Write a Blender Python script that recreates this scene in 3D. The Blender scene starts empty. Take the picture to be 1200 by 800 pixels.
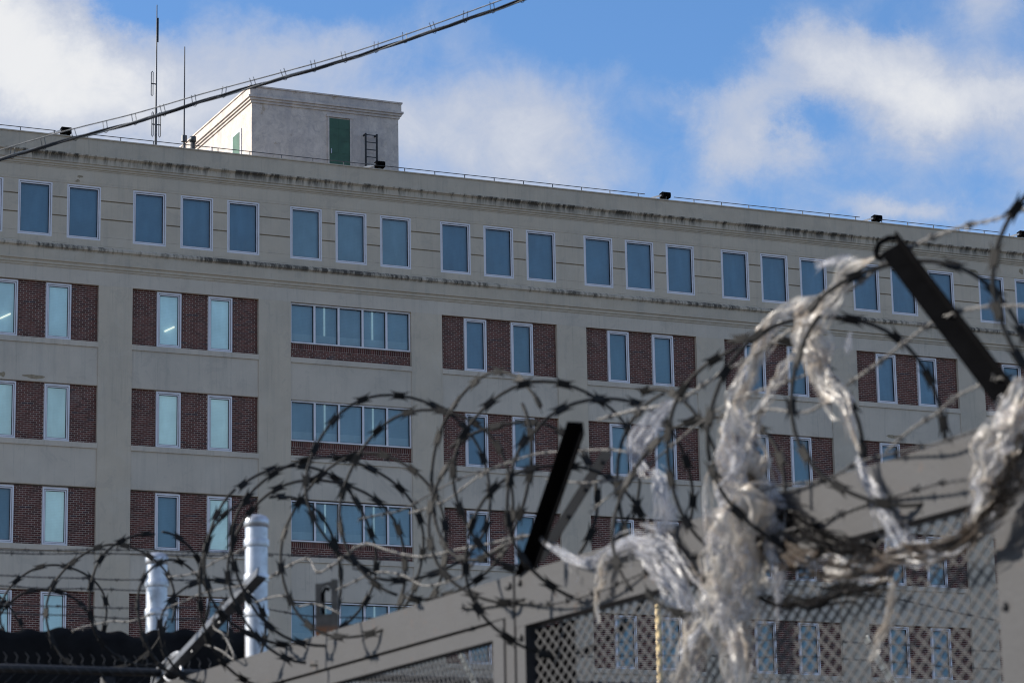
import bpy, bmesh, math, random
from mathutils import Vector, Matrix, noise
random.seed(7)
SC = bpy.context.scene
COL = SC.collection
R = math.radians

# ------------------------------------------------------------------ camera
YAW, PITCH, ROLL, FPX = 0.4265535, 0.2259481, -0.0190448, 3354.14
CAM = Vector((-23.16427, -97.65634, 1.7))
F = Vector((math.sin(YAW)*math.cos(PITCH), math.cos(YAW)*math.cos(PITCH), math.sin(PITCH)))
R0 = Vector((math.cos(YAW), -math.sin(YAW), 0)); U0 = R0.cross(F)
cr, sr = math.cos(ROLL), math.sin(ROLL)
RV = cr*R0 + sr*U0; UV = -sr*R0 + cr*U0
cam_d = bpy.data.cameras.new('camera'); cam = bpy.data.objects.new('camera', cam_d); COL.objects.link(cam)
M = Matrix((RV, UV, -F)).transposed().to_4x4(); M.translation = CAM; cam.matrix_world = M
cam_d.sensor_width = 36; cam_d.lens = FPX/1200*36; cam_d.clip_start = 0.5; cam_d.clip_end = 4000
cam_d.dof.use_dof = True; cam_d.dof.focus_distance = 98; cam_d.dof.aperture_fstop = 7.6
SC.camera = cam
SC.cycles.filter_width = 1.1

# ------------------------------------------------------------------ light
SUN_AZ, SUN_EL = R(-60), R(28)       # azimuth from +Y towards +X
sd = Vector((math.sin(SUN_AZ)*math.cos(SUN_EL), math.cos(SUN_AZ)*math.cos(SUN_EL), math.sin(SUN_EL)))
sun_d = bpy.data.lights.new('sun', 'SUN'); sun_d.energy = 4.8; sun_d.angle = R(0.53); sun_d.color = (1, .93, .83)
sun = bpy.data.objects.new('sun', sun_d); COL.objects.link(sun)
sun.rotation_euler = sd.to_track_quat('Z', 'Y').to_euler(); sun.location = (0, 0, 60)
SC.view_settings.view_transform = 'Standard'; SC.view_settings.look = 'None'
SC.view_settings.gamma = 1; SC.view_settings.exposure = 0.78

class NT:
    """tiny node helper"""
    def __init__(s, nt): s.nt = nt; s.n = nt.nodes; s.l = nt.links
    def node(s, t, **k):
        o = s.n.new(t)
        for a, b in k.items(): setattr(o, a, b)
        return o
    def put(s, sock, v):
        if isinstance(v, bpy.types.NodeSocket): s.l.new(v, sock)
        elif v is not None: sock.default_value = v
    def m(s, op, a, b=None, c=None, clamp=False):
        o = s.node('ShaderNodeMath', operation=op, use_clamp=clamp)
        s.put(o.inputs[0], a)
        if b is not None: s.put(o.inputs[1], b)
        if c is not None: s.put(o.inputs[2], c)
        return o.outputs[0]
    def dot(s, a, b):
        o = s.node('ShaderNodeVectorMath', operation='DOT_PRODUCT'); s.put(o.inputs[0], a); s.put(o.inputs[1], b); return o.outputs['Value']
    def noise(s, vec, scale, detail=4, rough=.55, dist=0, col=False):
        o = s.node('ShaderNodeTexNoise'); s.put(o.inputs['Vector'], vec)
        o.inputs['Scale'].default_value = scale; o.inputs['Detail'].default_value = detail
        o.inputs['Roughness'].default_value = rough; o.inputs['Distortion'].default_value = dist
        return o.outputs['Color' if col else 'Fac']
    def rng(s, v, a, b, c=0., d=1., smooth=False):
        o = s.node('ShaderNodeMapRange'); o.interpolation_type = 'SMOOTHSTEP' if smooth else 'LINEAR'
        s.put(o.inputs[0], v)
        for i, x in enumerate((a, b, c, d)): o.inputs[i+1].default_value = x
        return o.outputs[0]
    def mix(s, f, a, b, mode='MIX'):
        o = s.node('ShaderNodeMix', data_type='RGBA', blend_type=mode)
        s.put(o.inputs[0], f)
        for i, v in ((6, a), (7, b)):
            if isinstance(v, (tuple, list)) and len(v) == 3: v = (*v, 1)
            s.put(o.inputs[i], v)
        return o.outputs[2]
    def mapping(s, vec, scale=(1, 1, 1), rot=(0, 0, 0)):
        o = s.node('ShaderNodeMapping'); s.put(o.inputs[0], vec); o.inputs['Scale'].default_value = scale; o.inputs['Rotation'].default_value = rot
        return o.outputs[0]

world = bpy.data.worlds.new('World'); SC.world = world; world.use_nodes = True
w = NT(world.node_tree); w.n.clear()
geo = w.node('ShaderNodeTexCoord').outputs['Generated']
sky = w.node('ShaderNodeTexSky', sky_type='NISHITA'); sky.sun_disc = False
sky.sun_elevation = SUN_EL; sky.sun_rotation = SUN_AZ
sky.air_density = 1.0; sky.dust_density = 0.6; sky.ozone_density = 4.0; sky.altitude = 100
skyc = w.mix(1.0, sky.outputs[0], (0.72, 0.90, 1.06), 'MULTIPLY')
fz = w.m('MAXIMUM', w.dot(geo, tuple(F)), 0.05)
u = w.m('DIVIDE', w.dot(geo, tuple(RV)), fz); v = w.m('DIVIDE', w.dot(geo, tuple(UV)), fz)
comb = w.node('ShaderNodeCombineXYZ'); w.put(comb.inputs[0], u); w.put(comb.inputs[1], v)
warp = w.noise(comb.outputs[0], 13, 9, .66, 0, True)
sep = w.node('ShaderNodeSeparateColor'); w.put(sep.inputs[0], warp)
uw = w.m('ADD', u, w.m('MULTIPLY', w.m('SUBTRACT', sep.outputs[0], .5), .075))
vw = w.m('ADD', v, w.m('MULTIPLY', w.m('SUBTRACT', sep.outputs[1], .5), .055))
# clouds: soft masses in the part of the sky over the building (x, y in photo pixels only for reading; they sit on fixed directions)
blobs = [(40, 60, 130, 95, 1.15), (95, 130, 150, 60, .8), (290, 90, 120, 60, .62), (400, 60, 100, 35, .45), (300, 150, 160, 50, .5), (-60, 20, 120, 120, .9), (430, 150, 90, 60, .45),
         (540, 165, 95, 60, .62), (640, 165, 75, 45, .62), (600, 100, 70, 45, .36), (690, 130, 60, 60, .22), (900, 240, 260, 25, .12), (560, 30, 90, 30, .18), (730, 90, 40, 25, .22), (640, 210, 120, 25, .35),
         (930, 75, 75, 50, .78), (1030, 80, 110, 60, .8), (1140, 110, 110, 40, .7), (1060, 150, 60, 40, .5), (1230, 120, 80, 60, .6), (860, 155, 60, 46, .80), (905, 190, 60, 32, .62), (1190, 180, 90, 40, .3), (700, 300, 900, 110, .26),
         (1180, 10, 60, 40, .62), (1075, 40, 28, 28, .35), (1040, 256, 70, 18, .65), (810, 125, 60, 20, .3)]
holes = [(700, 30, 130, 30, .35), (945, 145, 30, 26, .45), (1040, 20, 60, 20, .3), (160, 12, 45, 40, .75), (330, 5, 70, 22, .30), (520, 110, 55, 35, .15), (790, 20, 90, 60, .3)]
acc = None
for lst, sg in ((blobs, 1), (holes, -1)):
    for (bx, by, sx, sy, a) in lst:
        du = w.m('MULTIPLY', w.m('SUBTRACT', uw, (bx-600)/FPX), FPX/sx)
        dv = w.m('MULTIPLY', w.m('SUBTRACT', vw, (400-by)/FPX), FPX/sy)
        q = w.m('ADD', w.m('MULTIPLY', du, du), w.m('MULTIPLY', dv, dv))
        g = w.m('MULTIPLY', w.m('EXPONENT', w.m('MULTIPLY', q, -1.0)), a*sg)
        acc = g if acc is None else w.m('ADD', acc, g)
rad = w.m('ADD', w.m('MULTIPLY', u, u), w.m('MULTIPLY', v, v))
acc = w.m('ADD', acc, w.rng(rad, .05, .25, 0, .42, True))
f1 = w.noise(comb.outputs[0], 17, 10, .60, .5)
f2 = w.noise(geo, 5, 6, .6)
dens = w.m('ADD', acc, w.m('MULTIPLY', w.m('SUBTRACT', f1, .5), 1.3))
f3 = w.noise(comb.outputs[0], 48, 8, .66, .8)
dens = w.m('ADD', dens, w.m('MULTIPLY', w.m('SUBTRACT', f2, .5), .5))
dens = w.m('ADD', dens, w.m('MULTIPLY', w.m('SUBTRACT', f3, .5), .62))
mask = w.m('MULTIPLY', w.m('POWER', w.rng(dens, -.10, 1.05, 0, 1, True), 1.0), .95)
bright = w.rng(w.m('ADD', dens, w.m('MULTIPLY', w.m('SUBTRACT', f2, .5), 1.0)), .75, 1.75, 0, 1, True)
cc = w.mix(bright, (.60, .66, .80), (1.0, 1.0, 1.0))
bg1 = w.node('ShaderNodeBackground'); w.put(bg1.inputs[0], skyc); bg1.inputs[1].default_value = 0.100
bg2 = w.node('ShaderNodeBackground'); w.put(bg2.inputs[0], cc); bg2.inputs[1].default_value = 0.51
mx = w.node('ShaderNodeMixShader'); w.put(mx.inputs[0], mask); w.l.new(bg1.outputs[0], mx.inputs[1]); w.l.new(bg2.outputs[0], mx.inputs[2])
wo = w.node('ShaderNodeOutputWorld'); w.l.new(mx.outputs[0], wo.inputs[0])

# ------------------------------------------------------------------ rays into the place
def ray(px, py): return F + RV*((px-600)/FPX) + UV*((400-py)/FPX)
def depth_at(px, py, D): return CAM + ray(px, py)*D
FA = R(-2.4)                                   # direction of the near fence line
FD = Vector((math.sin(FA), math.cos(FA), 0)); FN = Vector((-FD.y, FD.x, 0))     # along, and normal to the camera's side (left)
FP0 = depth_at(690, 650, 8.5)
def on_fence(px, py, off=0.0):
    r = ray(px, py); t = ((FP0 + FN*off) - CAM).dot(FN)/r.dot(FN); return CAM + r*t
def fence_depth(px): return (on_fence(px, 650)-CAM).dot(F)
def on_y(px, py, Y):
    r = ray(px, py); return CAM + r*((Y-CAM.y)/r.y)

# ------------------------------------------------------------------ materials
MATS = {}
def mat(name, base, rough=.7, metal=0, var=.12, vscale=3, bump=.0, bscale=40, spec=.5, fn=None):
    m = bpy.data.materials.new(name); m.use_nodes = True; t = NT(m.node_tree)
    b = t.n['Principled BSDF']; tc = t.node('ShaderNodeTexCoord')
    vec = t.node('ShaderNodeNewGeometry').outputs['Position']
    n = t.noise(vec, vscale, 5, .6)
    dk = tuple(c*(1-var) for c in base); lt = tuple(min(1, c*(1+var)) for c in base)
    c = t.mix(t.rng(n, .3, .7), dk, lt)
    if fn: c = fn(t, vec, c, b)
    t.put(b.inputs['Base Color'], c); b.inputs['Roughness'].default_value = rough; b.inputs['Metallic'].default_value = metal
    b.inputs['Specular IOR Level'].default_value = spec
    if bump:
        bp = t.node('ShaderNodeBump'); bp.inputs['Strength'].default_value = bump; bp.inputs['Distance'].default_value = .01
        t.put(bp.inputs['Height'], t.noise(vec, bscale, 4, .6)); t.l.new(bp.outputs[0], b.inputs['Normal'])
    MATS[name] = m; return m

def sepz(t, vec):
    s = t.node('ShaderNodeSeparateXYZ'); t.put(s.inputs[0], vec); return s.outputs
def render_wear(dark):
    def fn(t, vec, c, b):
        big = t.noise(vec, .35, 4, .6)
        c = t.mix(t.m('MULTIPLY', t.rng(big, .45, .75), .35), c, (.36, .34, .30))
        sv = t.mapping(vec, (3.0, 3.0, .22))
        st = t.noise(sv, 1.0, 5, .65)
        fs = t.noise(t.mapping(vec, (9.0, 9.0, .35)), 1.0, 4, .7)
        c = t.mix(t.m('MULTIPLY', t.rng(fs, .58, .74), .35), c, (.24, .225, .195))
        pt_ = t.noise(vec, .9, 7, .75, .8)
        c = t.mix(t.m('MULTIPLY', t.rng(pt_, .56, .60), .16), c, (.60, .54, .46))
        c = t.mix(t.m('MULTIPLY', t.rng(pt_, .44, .40), .18), c, (.30, .28, .25))
        c = t.mix(t.m('MULTIPLY', t.rng(st, .52, .78), .38), c, (.29, .275, .24))
        if dark:                                       # black rain stains on the ledges
            z = sepz(t, vec)[2]
            for zc, up, dn in ((31.95, .05, .42), (28.46, .32, .16)):
                top = t.rng(z, zc+up, zc+up*.2, 0, 1, True); bot = t.rng(z, zc-dn, zc-.02, 0, 1, True)
                sn = t.noise(t.mapping(vec, (4.2, 1.0, .7)), 1.0, 6, .75)
                sb = t.noise(vec, .25, 2, .5)
                lim = t.m('ADD', sn, t.m('MULTIPLY', t.m('SUBTRACT', sb, .5), .6))
                k = t.m('MULTIPLY', t.m('MULTIPLY', top, t.m('POWER', bot, .9)), t.rng(lim, .42, .60))
                c = t.mix(t.m('MULTIPLY', k, .9), c, (.035, .033, .03))
        return c
    return fn
mat('render_grey', (.55, .465, .36), .9, var=.06, vscale=1.2, bump=.25, bscale=30, spec=.2, fn=render_wear(False))
mat('render_spandrel', (.56, .485, .395), .9, var=.06, vscale=.9, bump=.2, bscale=25, spec=.2, fn=render_wear(False))
mat('render_ledge', (.52, .44, .34), .9, var=.07, vscale=1.2, bump=.3, bscale=30, spec=.2, fn=render_wear(True))
def peel_fn(t, vec, c, b):
    n = t.noise(vec, 1.7, 6, .7)
    c = t.mix(t.m('MULTIPLY', t.rng(n, .62, .66), .65), c, (.35, .27, .19))
    st = t.noise(t.mapping(vec, (2.5, 2.5, .3)), 1.0, 5, .65)
    g2 = t.noise(vec, 3.5, 8, .75, 1.0); c = t.mix(t.m('MULTIPLY', t.rng(g2, .46, .66), .7), c, (.36, .32, .31))
    return t.mix(t.m('MULTIPLY', t.rng(st, .42, .68), .6), c, (.38, .345, .34))
mat('penthouse_plaster', (.58, .51, .45), .9, var=.14, vscale=2, bump=.5, bscale=8, spec=.2, fn=peel_fn)
def brick_fn(t, vec, c, b):
    ri = t.node('ShaderNodeNewGeometry').outputs['Random Per Island']
    c = t.mix(ri, (.065, .025, .023), (.165, .058, .046))
    orr = t.node('ShaderNodeObjectInfo').outputs['Random']; c = t.mix(t.rng(orr, 0, 1, 0, .22), c, (.05, .03, .03))
    ef = t.noise(vec, 1.1, 6, .7); c = t.mix(t.rng(ef, .60, .75, 0, .25), c, (.30, .24, .22))
    return t.mix(t.rng(ri, .93, .97), c, (.055, .035, .04))
mat('brick_red', (.12, .05, .05), .9, spec=.2, fn=brick_fn)
mat('mortar', (.50, .40, .34), .95, var=.15, vscale=8, spec=.1)
mat('window_white', (.70, .68, .70), .5, var=.05, vscale=3)
mat('gasket', (.03, .03, .035), .6)
mat('plaster_bare', (.30, .24, .16), .95, var=.25, vscale=9)
mat('green_door', (.030, .088, .052), .55, var=.3, vscale=2)
mat('dark_iron', (.010, .010, .011), .55, var=.25, vscale=30)
mat('black_paint', (.005, .005, .0055), .9, var=.2, vscale=20, spec=.0)
def galv_fn(t, vec, c, b):
    n = t.node('ShaderNodeTexVoronoi'); n.inputs['Scale'].default_value = 60; t.put(n.inputs['Vector'], vec)
    return t.mix(t.m('MULTIPLY', t.rng(n.outputs['Color'], 0, 1), .35), c, (.36, .37, .40))
mat('galvanised', (.34, .35, .37), .42, .55, var=.12, vscale=14, bump=.1, fn=galv_fn)
mat('galvanised_dull', (.075, .08, .088), .5, .6, var=.3, vscale=25)
def post_fn(t, vec, c, b):
    c = galv_fn(t, vec, c, b)
    g_ = t.noise(vec, 11, 6, .75); c = t.mix(t.m('MULTIPLY', t.rng(g_, .52, .68), .55), c, (.22, .20, .18))
    n = t.noise(t.mapping(vec, (9, 9, 1.2)), 1, 4, .6)
    return t.mix(t.m('MULTIPLY', t.rng(n, .52, .62), .5), c, (.19, .15, .11))
mat('galvanised_post', (.52, .53, .56), .38, .8, var=.22, vscale=14, bump=.05, fn=post_fn)
def razor_fn(t, vec, c, b):
    n = t.noise(vec, 16, 4, .6); return t.mix(t.rng(n, .5, .7), c, (.075, .062, .055))
mat('razor_steel', (.016, .0155, .015), .6, .0, var=.35, vscale=30, spec=.12)
mat('wire_steel', (.13, .125, .12), .5, .3, var=.4, vscale=40)
mat('wire_dark', (.045, .045, .047), .55, .4, var=.3, vscale=30)
def gate_fn(t, vec, c, b):
    n = t.noise(t.mapping(vec, (6, 6, 1.5)), 1, 5, .7)
    c = t.mix(t.m('MULTIPLY', t.rng(n, .52, .7), .35), c, (.032, .029, .028))
    sc = t.noise(t.mapping(vec, (14, 14, 90)), 1, 4, .8)
    c = t.mix(t.rng(sc, .66, .72, 0, .35), c, (.10, .10, .10))
    return t.mix(t.rng(t.noise(vec, 13, 7, .75), .62, .67, 0, .6), c, (.075, .038, .022))
mat('gate_paint', (.038, .038, .041), .65, var=.07, vscale=5, bump=.12, bscale=60, spec=.35, fn=gate_fn)
def hasp_fn(t, vec, c, b):
    z = sepz(t, vec)[2]
    n = t.noise(vec, 45, 4, .7)
    lo = on_fence(385, 745).z
    k = t.m('MULTIPLY', t.rng(z, lo+.045, lo+.012), t.rng(n, .35, .5))
    return t.mix(k, c, (.42, .13, .02))
mat('hasp_steel', (.12, .10, .08), .6, .2, var=.3, vscale=30, fn=hasp_fn)
mat('black_fabric', (.012, .012, .013), .95, var=.3, vscale=9, bump=.5, bscale=12, spec=.1)
mat('yellow_pole', (.62, .47, .25), .6, var=.25, vscale=12)
mat('galv_sunlit', (.62, .62, .58), .6, var=.3, vscale=20)  # galvanised steel in sun, the brightness put into a white base colour
mat('cable_black', (.03, .03, .032), .6, var=.3, vscale=10)
mat('cable_grey', (.30, .29, .27), .6, var=.4, vscale=6)
mat('asphalt', (.085, .08, .075), .95, var=.25, vscale=1.5, bump=.5, bscale=60)
mat('concrete', (.30, .29, .27), .9, var=.15, vscale=1.2, bump=.4, bscale=30)
mat('roof_felt', (.12, .12, .12), .95, var=.2, vscale=.8)
mat('lamp_white', (.75, .75, .74), .5)
def emis(name, col, s, base):
    m = mat(name, base, .6); b = m.node_tree.nodes['Principled BSDF']
    b.inputs['Emission Color'].default_value = (*col, 1); b.inputs['Emission Strength'].default_value = s; return m
emis('ceiling_tube', (1, .95, .75), .5, (.8, .8, .75))
def blind(name, c, lit=0.):
    def fn(t, vec, col, b):
        z = sepz(t, vec)
        wv = t.m('SINE', t.m('MULTIPLY', z[2], 2*math.pi/.055))
        col = t.mix(t.rng(wv, -1, 1, 0, .10), col, tuple(x*.5 for x in c))
        orr = t.node('ShaderNodeObjectInfo').outputs['Random']; col = t.mix(t.rng(orr, 0, 1, 0, .35), col, tuple(x*.62 for x in c))
        n = t.noise(t.mapping(vec, (2.2, 1, .5)), 1, 4, .6)
        col = t.mix(t.rng(n, .45, .75, 0, .28), col, tuple(min(1, x*1.5) for x in c))
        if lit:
            t.put(b.inputs['Emission Color'], col); b.inputs['Emission Strength'].default_value = lit  # the blind itself glows, in place of the lit room behind
        return col
    return mat(name, c, .8, var=.12, vscale=.9, spec=.2, fn=fn)
blind('blind_blue', (.28, .43, .52))
blind('blind_mid', (.33, .47, .52))
blind('blind_slate', (.46, .58, .61))
blind('blind_teal_glow', (.40, .56, .62), .19)
blind('blind_pale_glow', (.46, .60, .61), .20)
blind('blind_hem', (.62, .72, .72))
def pane_mat():
    m = bpy.data.materials.new('pane_glass'); m.use_nodes = True; t = NT(m.node_tree); t.n.clear()
    g = t.node('ShaderNodeBsdfGlossy'); g.inputs['Roughness'].default_value = .03; g.inputs['Color'].default_value = (.9, .95, 1, 1)
    vec = t.node('ShaderNodeNewGeometry').outputs['Position']
    bp = t.node('ShaderNodeBump'); bp.inputs['Strength'].default_value = .15; bp.inputs['Distance'].default_value = .02
    t.put(bp.inputs['Height'], t.noise(vec, 1.2, 2)); t.l.new(bp.outputs[0], g.inputs['Normal'])
    tr = t.node('ShaderNodeBsdfTransparent'); tr.inputs[0].default_value = (.78, .88, .92, 1)
    fr = t.node('ShaderNodeFresnel'); fr.inputs[0].default_value = 1.5
    mxs = t.node('ShaderNodeMixShader'); t.put(mxs.inputs[0], t.m('MULTIPLY', fr.outputs[0], 1.7, clamp=True))
    t.l.new(tr.outputs[0], mxs.inputs[1]); t.l.new(g.outputs[0], mxs.inputs[2])
    o = t.node('ShaderNodeOutputMaterial'); t.l.new(mxs.outputs[0], o.inputs[0]); MATS['pane_glass'] = m
pane_mat()
def film_mat(name, tint, opac, dirt, gloss=.09):
    m = bpy.data.materials.new(name); m.use_nodes = True; t = NT(m.node_tree); t.n.clear()
    vec = t.node('ShaderNodeNewGeometry').outputs['Position']
    uvn = t.node('ShaderNodeUVMap').outputs[0]; n = t.noise(vec, 14, 5, .6); n2 = t.noise(t.mapping(uvn, (7, 1.0, 1)), 2.2, 5, .6, .6)
    c = t.mix(t.rng(n, .48, .68, 0, dirt), tint, tuple(x*y for x, y in zip(tint, (.75, .58, .42))))
    d = t.node('ShaderNodeBsdfDiffuse'); t.put(d.inputs[0], c)
    tl = t.node('ShaderNodeBsdfTranslucent'); t.put(tl.inputs[0], c)
    g = t.node('ShaderNodeBsdfGlossy'); g.inputs['Roughness'].default_value = .27; g.inputs['Color'].default_value = (.9, .9, .9, 1)
    bp = t.node('ShaderNodeBump'); bp.inputs['Strength'].default_value = .6; bp.inputs['Distance'].default_value = .005
    t.put(bp.inputs['Height'], t.m('ADD', t.m('MULTIPLY', n, .5), n2))
    for x in (d, g): t.l.new(bp.outputs[0], x.inputs['Normal'])
    a = t.node('ShaderNodeMixShader'); a.inputs[0].default_value = .40; t.l.new(d.outputs[0], a.inputs[1]); t.l.new(tl.outputs[0], a.inputs[2])
    b = t.node('ShaderNodeMixShader'); b.inputs[0].default_value = gloss; t.l.new(a.outputs[0], b.inputs[1]); t.l.new(g.outputs[0], b.inputs[2])
    tr = t.node('ShaderNodeBsdfTransparent')
    e = t.node('ShaderNodeMixShader'); t.put(e.inputs[0], t.rng(n2, .3, .65, max(0, opac-.25), min(1, opac+.2)))
    t.l.new(tr.outputs[0], e.inputs[1]); t.l.new(b.outputs[0], e.inputs[2])
    o = t.node('ShaderNodeOutputMaterial'); t.l.new(e.outputs[0], o.inputs[0]); MATS[name] = m
film_mat('film_clear', (.44, .45, .49), .42, .2, .07)
film_mat('film_white', (.54, .51, .47), .72, .6, .07)
film_mat('film_dirty', (.085, .072, .062), .80, .7, .02)
film_mat('film_dark', (.012, .0115, .012), .97, .3, .006)

# ------------------------------------------------------------------ mesh helpers
class MB:
    def __init__(s): s.v = []; s.f = []; s.mi = []
    def quad(s, a, b, c, d, m=0):
        i = len(s.v); s.v += [a, b, c, d]; s.f.append((i, i+1, i+2, i+3)); s.mi.append(m)
    def box(s, x0, x1, y0, y1, z0, z1, m=0, back=True):
        i = len(s.v)
        s.v += [(x0,y0,z0),(x1,y0,z0),(x1,y1,z0),(x0,y1,z0),(x0,y0,z1),(x1,y0,z1),(x1,y1,z1),(x0,y1,z1)]
        fs = [(0,1,5,4),(1,2,6,5),(3,0,4,7),(0,3,2,1),(4,5,6,7)] + ([(2,3,7,6)] if back else [])
        for f in fs: s.f.append(tuple(i+k for k in f)); s.mi.append(m)
    def prism(s, prof, A, B, side, up, m=0, caps=True):
        """2-D profile (side, up) swept from A to B"""
        i = len(s.v); n = len(prof)
        for P in (A, B):
            for (a, b) in prof: s.v.append(tuple(P + side*a + up*b))
        for k in range(n):
            k2 = (k+1) % n; s.f.append((i+k, i+k2, i+n+k2, i+n+k)); s.mi.append(m)
        if caps:
            s.f.append(tuple(i+k for k in reversed(range(n)))); s.mi.append(m)
            s.f.append(tuple(i+n+k for k in range(n))); s.mi.append(m)
    def tube(s, pts, r, n=6, m=0, closed=False, caps=True):
        pts = [Vector(p) for p in pts]; N = len(pts); base = len(s.v)
        t0 = (pts[1]-pts[0]).normalized(); up = Vector((0, 0, 1)) if abs(t0.z) < .9 else Vector((1, 0, 0))
        nrm = (up - t0*up.dot(t0)).normalized()
        for k, p in enumerate(pts):
            a = pts[k-1] if (k > 0 or closed) else pts[k]; b = pts[(k+1) % N] if (k < N-1 or closed) else pts[k]
            t = (b-a).normalized(); nrm = (nrm - t*nrm.dot(t)).normalized(); bn = t.cross(nrm)
            rr = r[k] if isinstance(r, (list, tuple)) else r
            for j in range(n):
                an = 2*math.pi*j/n; s.v.append(tuple(p + (nrm*math.cos(an)+bn*math.sin(an))*rr))
        for k in range(N if closed else N-1):
            k2 = (k+1) % N
            for j in range(n):
                j2 = (j+1) % n
                s.f.append((base+k*n+j, base+k*n+j2, base+k2*n+j2, base+k2*n+j)); s.mi.append(m)
        if not closed and caps:
            s.f.append(tuple(base+j for j in reversed(range(n)))); s.mi.append(m)
            s.f.append(tuple(base+(N-1)*n+j for j in range(n))); s.mi.append(m)
    def mesh(s, name, mats, smooth=False):
        me = bpy.data.meshes.new(name); me.from_pydata([tuple(p) for p in s.v], [], s.f)
        for m in (mats if isinstance(mats, (list, tuple)) else [mats]): me.materials.append(MATS[m])
        me.polygons.foreach_set('material_index', s.mi)
        if smooth: me.polygons.foreach_set('use_smooth', [True]*len(s.f))
        me.update(); return me
def put(name, me, parent=None, loc=(0, 0, 0), rot=None, kind=None, label=None):
    o = bpy.data.objects.new(name, me); COL.objects.link(o); o.location = loc
    if rot is not None:
        if hasattr(rot, 'w'): o.rotation_euler = rot.to_euler()
        else: o.rotation_euler = rot
    if parent: o.parent = parent
    if kind: o['kind'] = kind
    if label: o['label'] = label
    return o
def thing(name, label, cat, loc=(0, 0, 0), group=None, me=None):
    o = bpy.data.objects.new(name, me); COL.objects.link(o); o.location = loc; o['label'] = label; o['category'] = cat
    if group: o['group'] = group
    return o
def local(mb, org):
    org = Vector(org); mb.v = [tuple(Vector(p)-org) for p in mb.v]; return mb

# ------------------------------------------------------------------ ground
g = MB(); g.quad((-1500, -1500, 0), (1500, -1500, 0), (1500, 1500, 0), (-1500, 1500, 0))
put('ground', g.mesh('ground', 'asphalt'), kind='structure')
g = MB(); g.box(-60, 90, -9, 0.0, 0.0, .13); put('pavement', g.mesh('pavement', 'concrete'), kind='structure')

# ------------------------------------------------------------------ the building
P, BW, S = 6.10, 4.84, 3.71
ROWS = [27.18, 23.475, 19.735, 16.02, 12.30]
HB = 2.11
BAYS = list(range(-1, 10))
X0, X1 = BAYS[0]*P, BAYS[-1]*P+BW+1.26
b = thing('office_building', 'long grey rendered and red brick building seen behind the razor wire', 'building')
REC = .14                                        # brick and windows sit back behind the piers
def brick_rect(mb, x0, x1, z0, z1, y, soldier=False):
    mb.quad((x0, y+.012, z0), (x1, y+.012, z0), (x1, y+.012, z1), (x0, y+.012, z1), 1)
    ch, bl, j = .0755, .225, .019
    if soldier:
        zt = z1; z1 = z1-.215; x = x0
        while x < x1-.02:
            mb.box(x+j/2, min(x+ch, x1)-j/2, y, y+.012, z1+j/2, zt-j/2, 0, False); x += ch
    k = 0; z = z1
    while z > z0+.02:
        x = x0-(bl/2 if k % 2 else 0)
        while x < x1:
            a, c = max(x, x0), min(x+bl, x1)
            if c-a > .03:
                yy = y+random.uniform(-.003, .003)
                mb.box(a+j/2, c-j/2, yy, y+.012, max(z-ch, z0)+j/2, z-j/2, 0, False)
            x += bl
        z -= ch; k += 1
WX = [(.95, 1.87), (2.91, 3.83)]
mb = MB()
for a, c in ((0, .95), (1.87, 2.91), (3.83, BW)): brick_rect(mb, a, c, -HB, 0, 0)
for a, c in WX: mb.box(a, c, .0, .012, -.05, 0, 1, False)
brick_me = mb.mesh('brickwork', ['brick_red', 'mortar'])
mb = MB(); brick_rect(mb, 0, BW, -HB, -1.545, 0, True); brick_low = mb.mesh('brickwork_low', ['brick_red', 'mortar'])

def frame_mesh(wd, h, double=True, n=1):
    """window frame, x 0..wd, z -h..0, front at y=-.05"""
    m = MB(); t = .052
    def ring(x0, x1, z0, z1, t, y0, y1, mi=0):
        m.box(x0, x1, y0, y1, z1-t, z1, mi); m.box(x0, x1, y0, y1, z0, z0+t, mi)
        m.box(x0, x0+t, y0, y1, z0+t, z1-t, mi); m.box(x1-t, x1, y0, y1, z0+t, z1-t, mi)
    ring(0, wd, -h, 0, t, -.05, .07)
    if double:
        ring(t, wd-t, -h+t, -t, .016, .012, .05, 1)
        ring(t+.016, wd-t-.016, -h+t+.016, -t-.016, .040, -.02, .06)
        ring(t+.056, wd-t-.056, -h+t+.056, -t-.056, .014, .0, .06, 1)
    else:
        for k in range(1, n):
            x = wd*k/n; m.box(x-.038, x+.038, -.045, .065, -h+t, -t)
        for k in range(n):
            xa = t if k == 0 else wd*k/n+.038; xb = wd-t if k == n-1 else wd*(k+1)/n-.038
            ring(xa, xb, -h+t, -t, .02, .0, .05, 1)
    return m.mesh('window_frame', ['window_white', 'gasket'])
def rect_mesh(nm, x0, x1, z0, z1, m, y=0):
    q = MB(); q.quad((x0, y, z0), (x1, y, z0), (x1, y, z1), (x0, y, z1)); return q.mesh(nm, m)
AT_W, AT_H = 1.265, 2.02
fr_attic = frame_mesh(AT_W, AT_H); fr_small = frame_mesh(.92, 2.045); fr_wide = frame_mesh(BW-.02, 1.52, False, 5)
pane_attic = rect_mesh('pane', .12, AT_W-.12, -AT_H+.12, -.12, 'pane_glass'); pane_small = rect_mesh('pane', .12, .80, -1.925, -.12, 'pane_glass')
pane_w = (BW-.02)/5; pane_wide = rect_mesh('pane', .05, pane_w-.05, -1.44, -.08, 'pane_glass')
bl_meshes = {}
def blind_me(kind, m):
    if (kind, m) not in bl_meshes:
        dims = {'a': (.08, AT_W-.08, -AT_H+.08, -.08), 's': (.08, .84, -1.965, -.08), 'w': (.03, pane_w-.03, -1.46, -.06), 'wl': (.03, pane_w-.03, -1.46, -1.14)}[kind]
        bl_meshes[(kind, m)] = rect_mesh('blind', *dims, m)
    return bl_meshes[(kind, m)]
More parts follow.
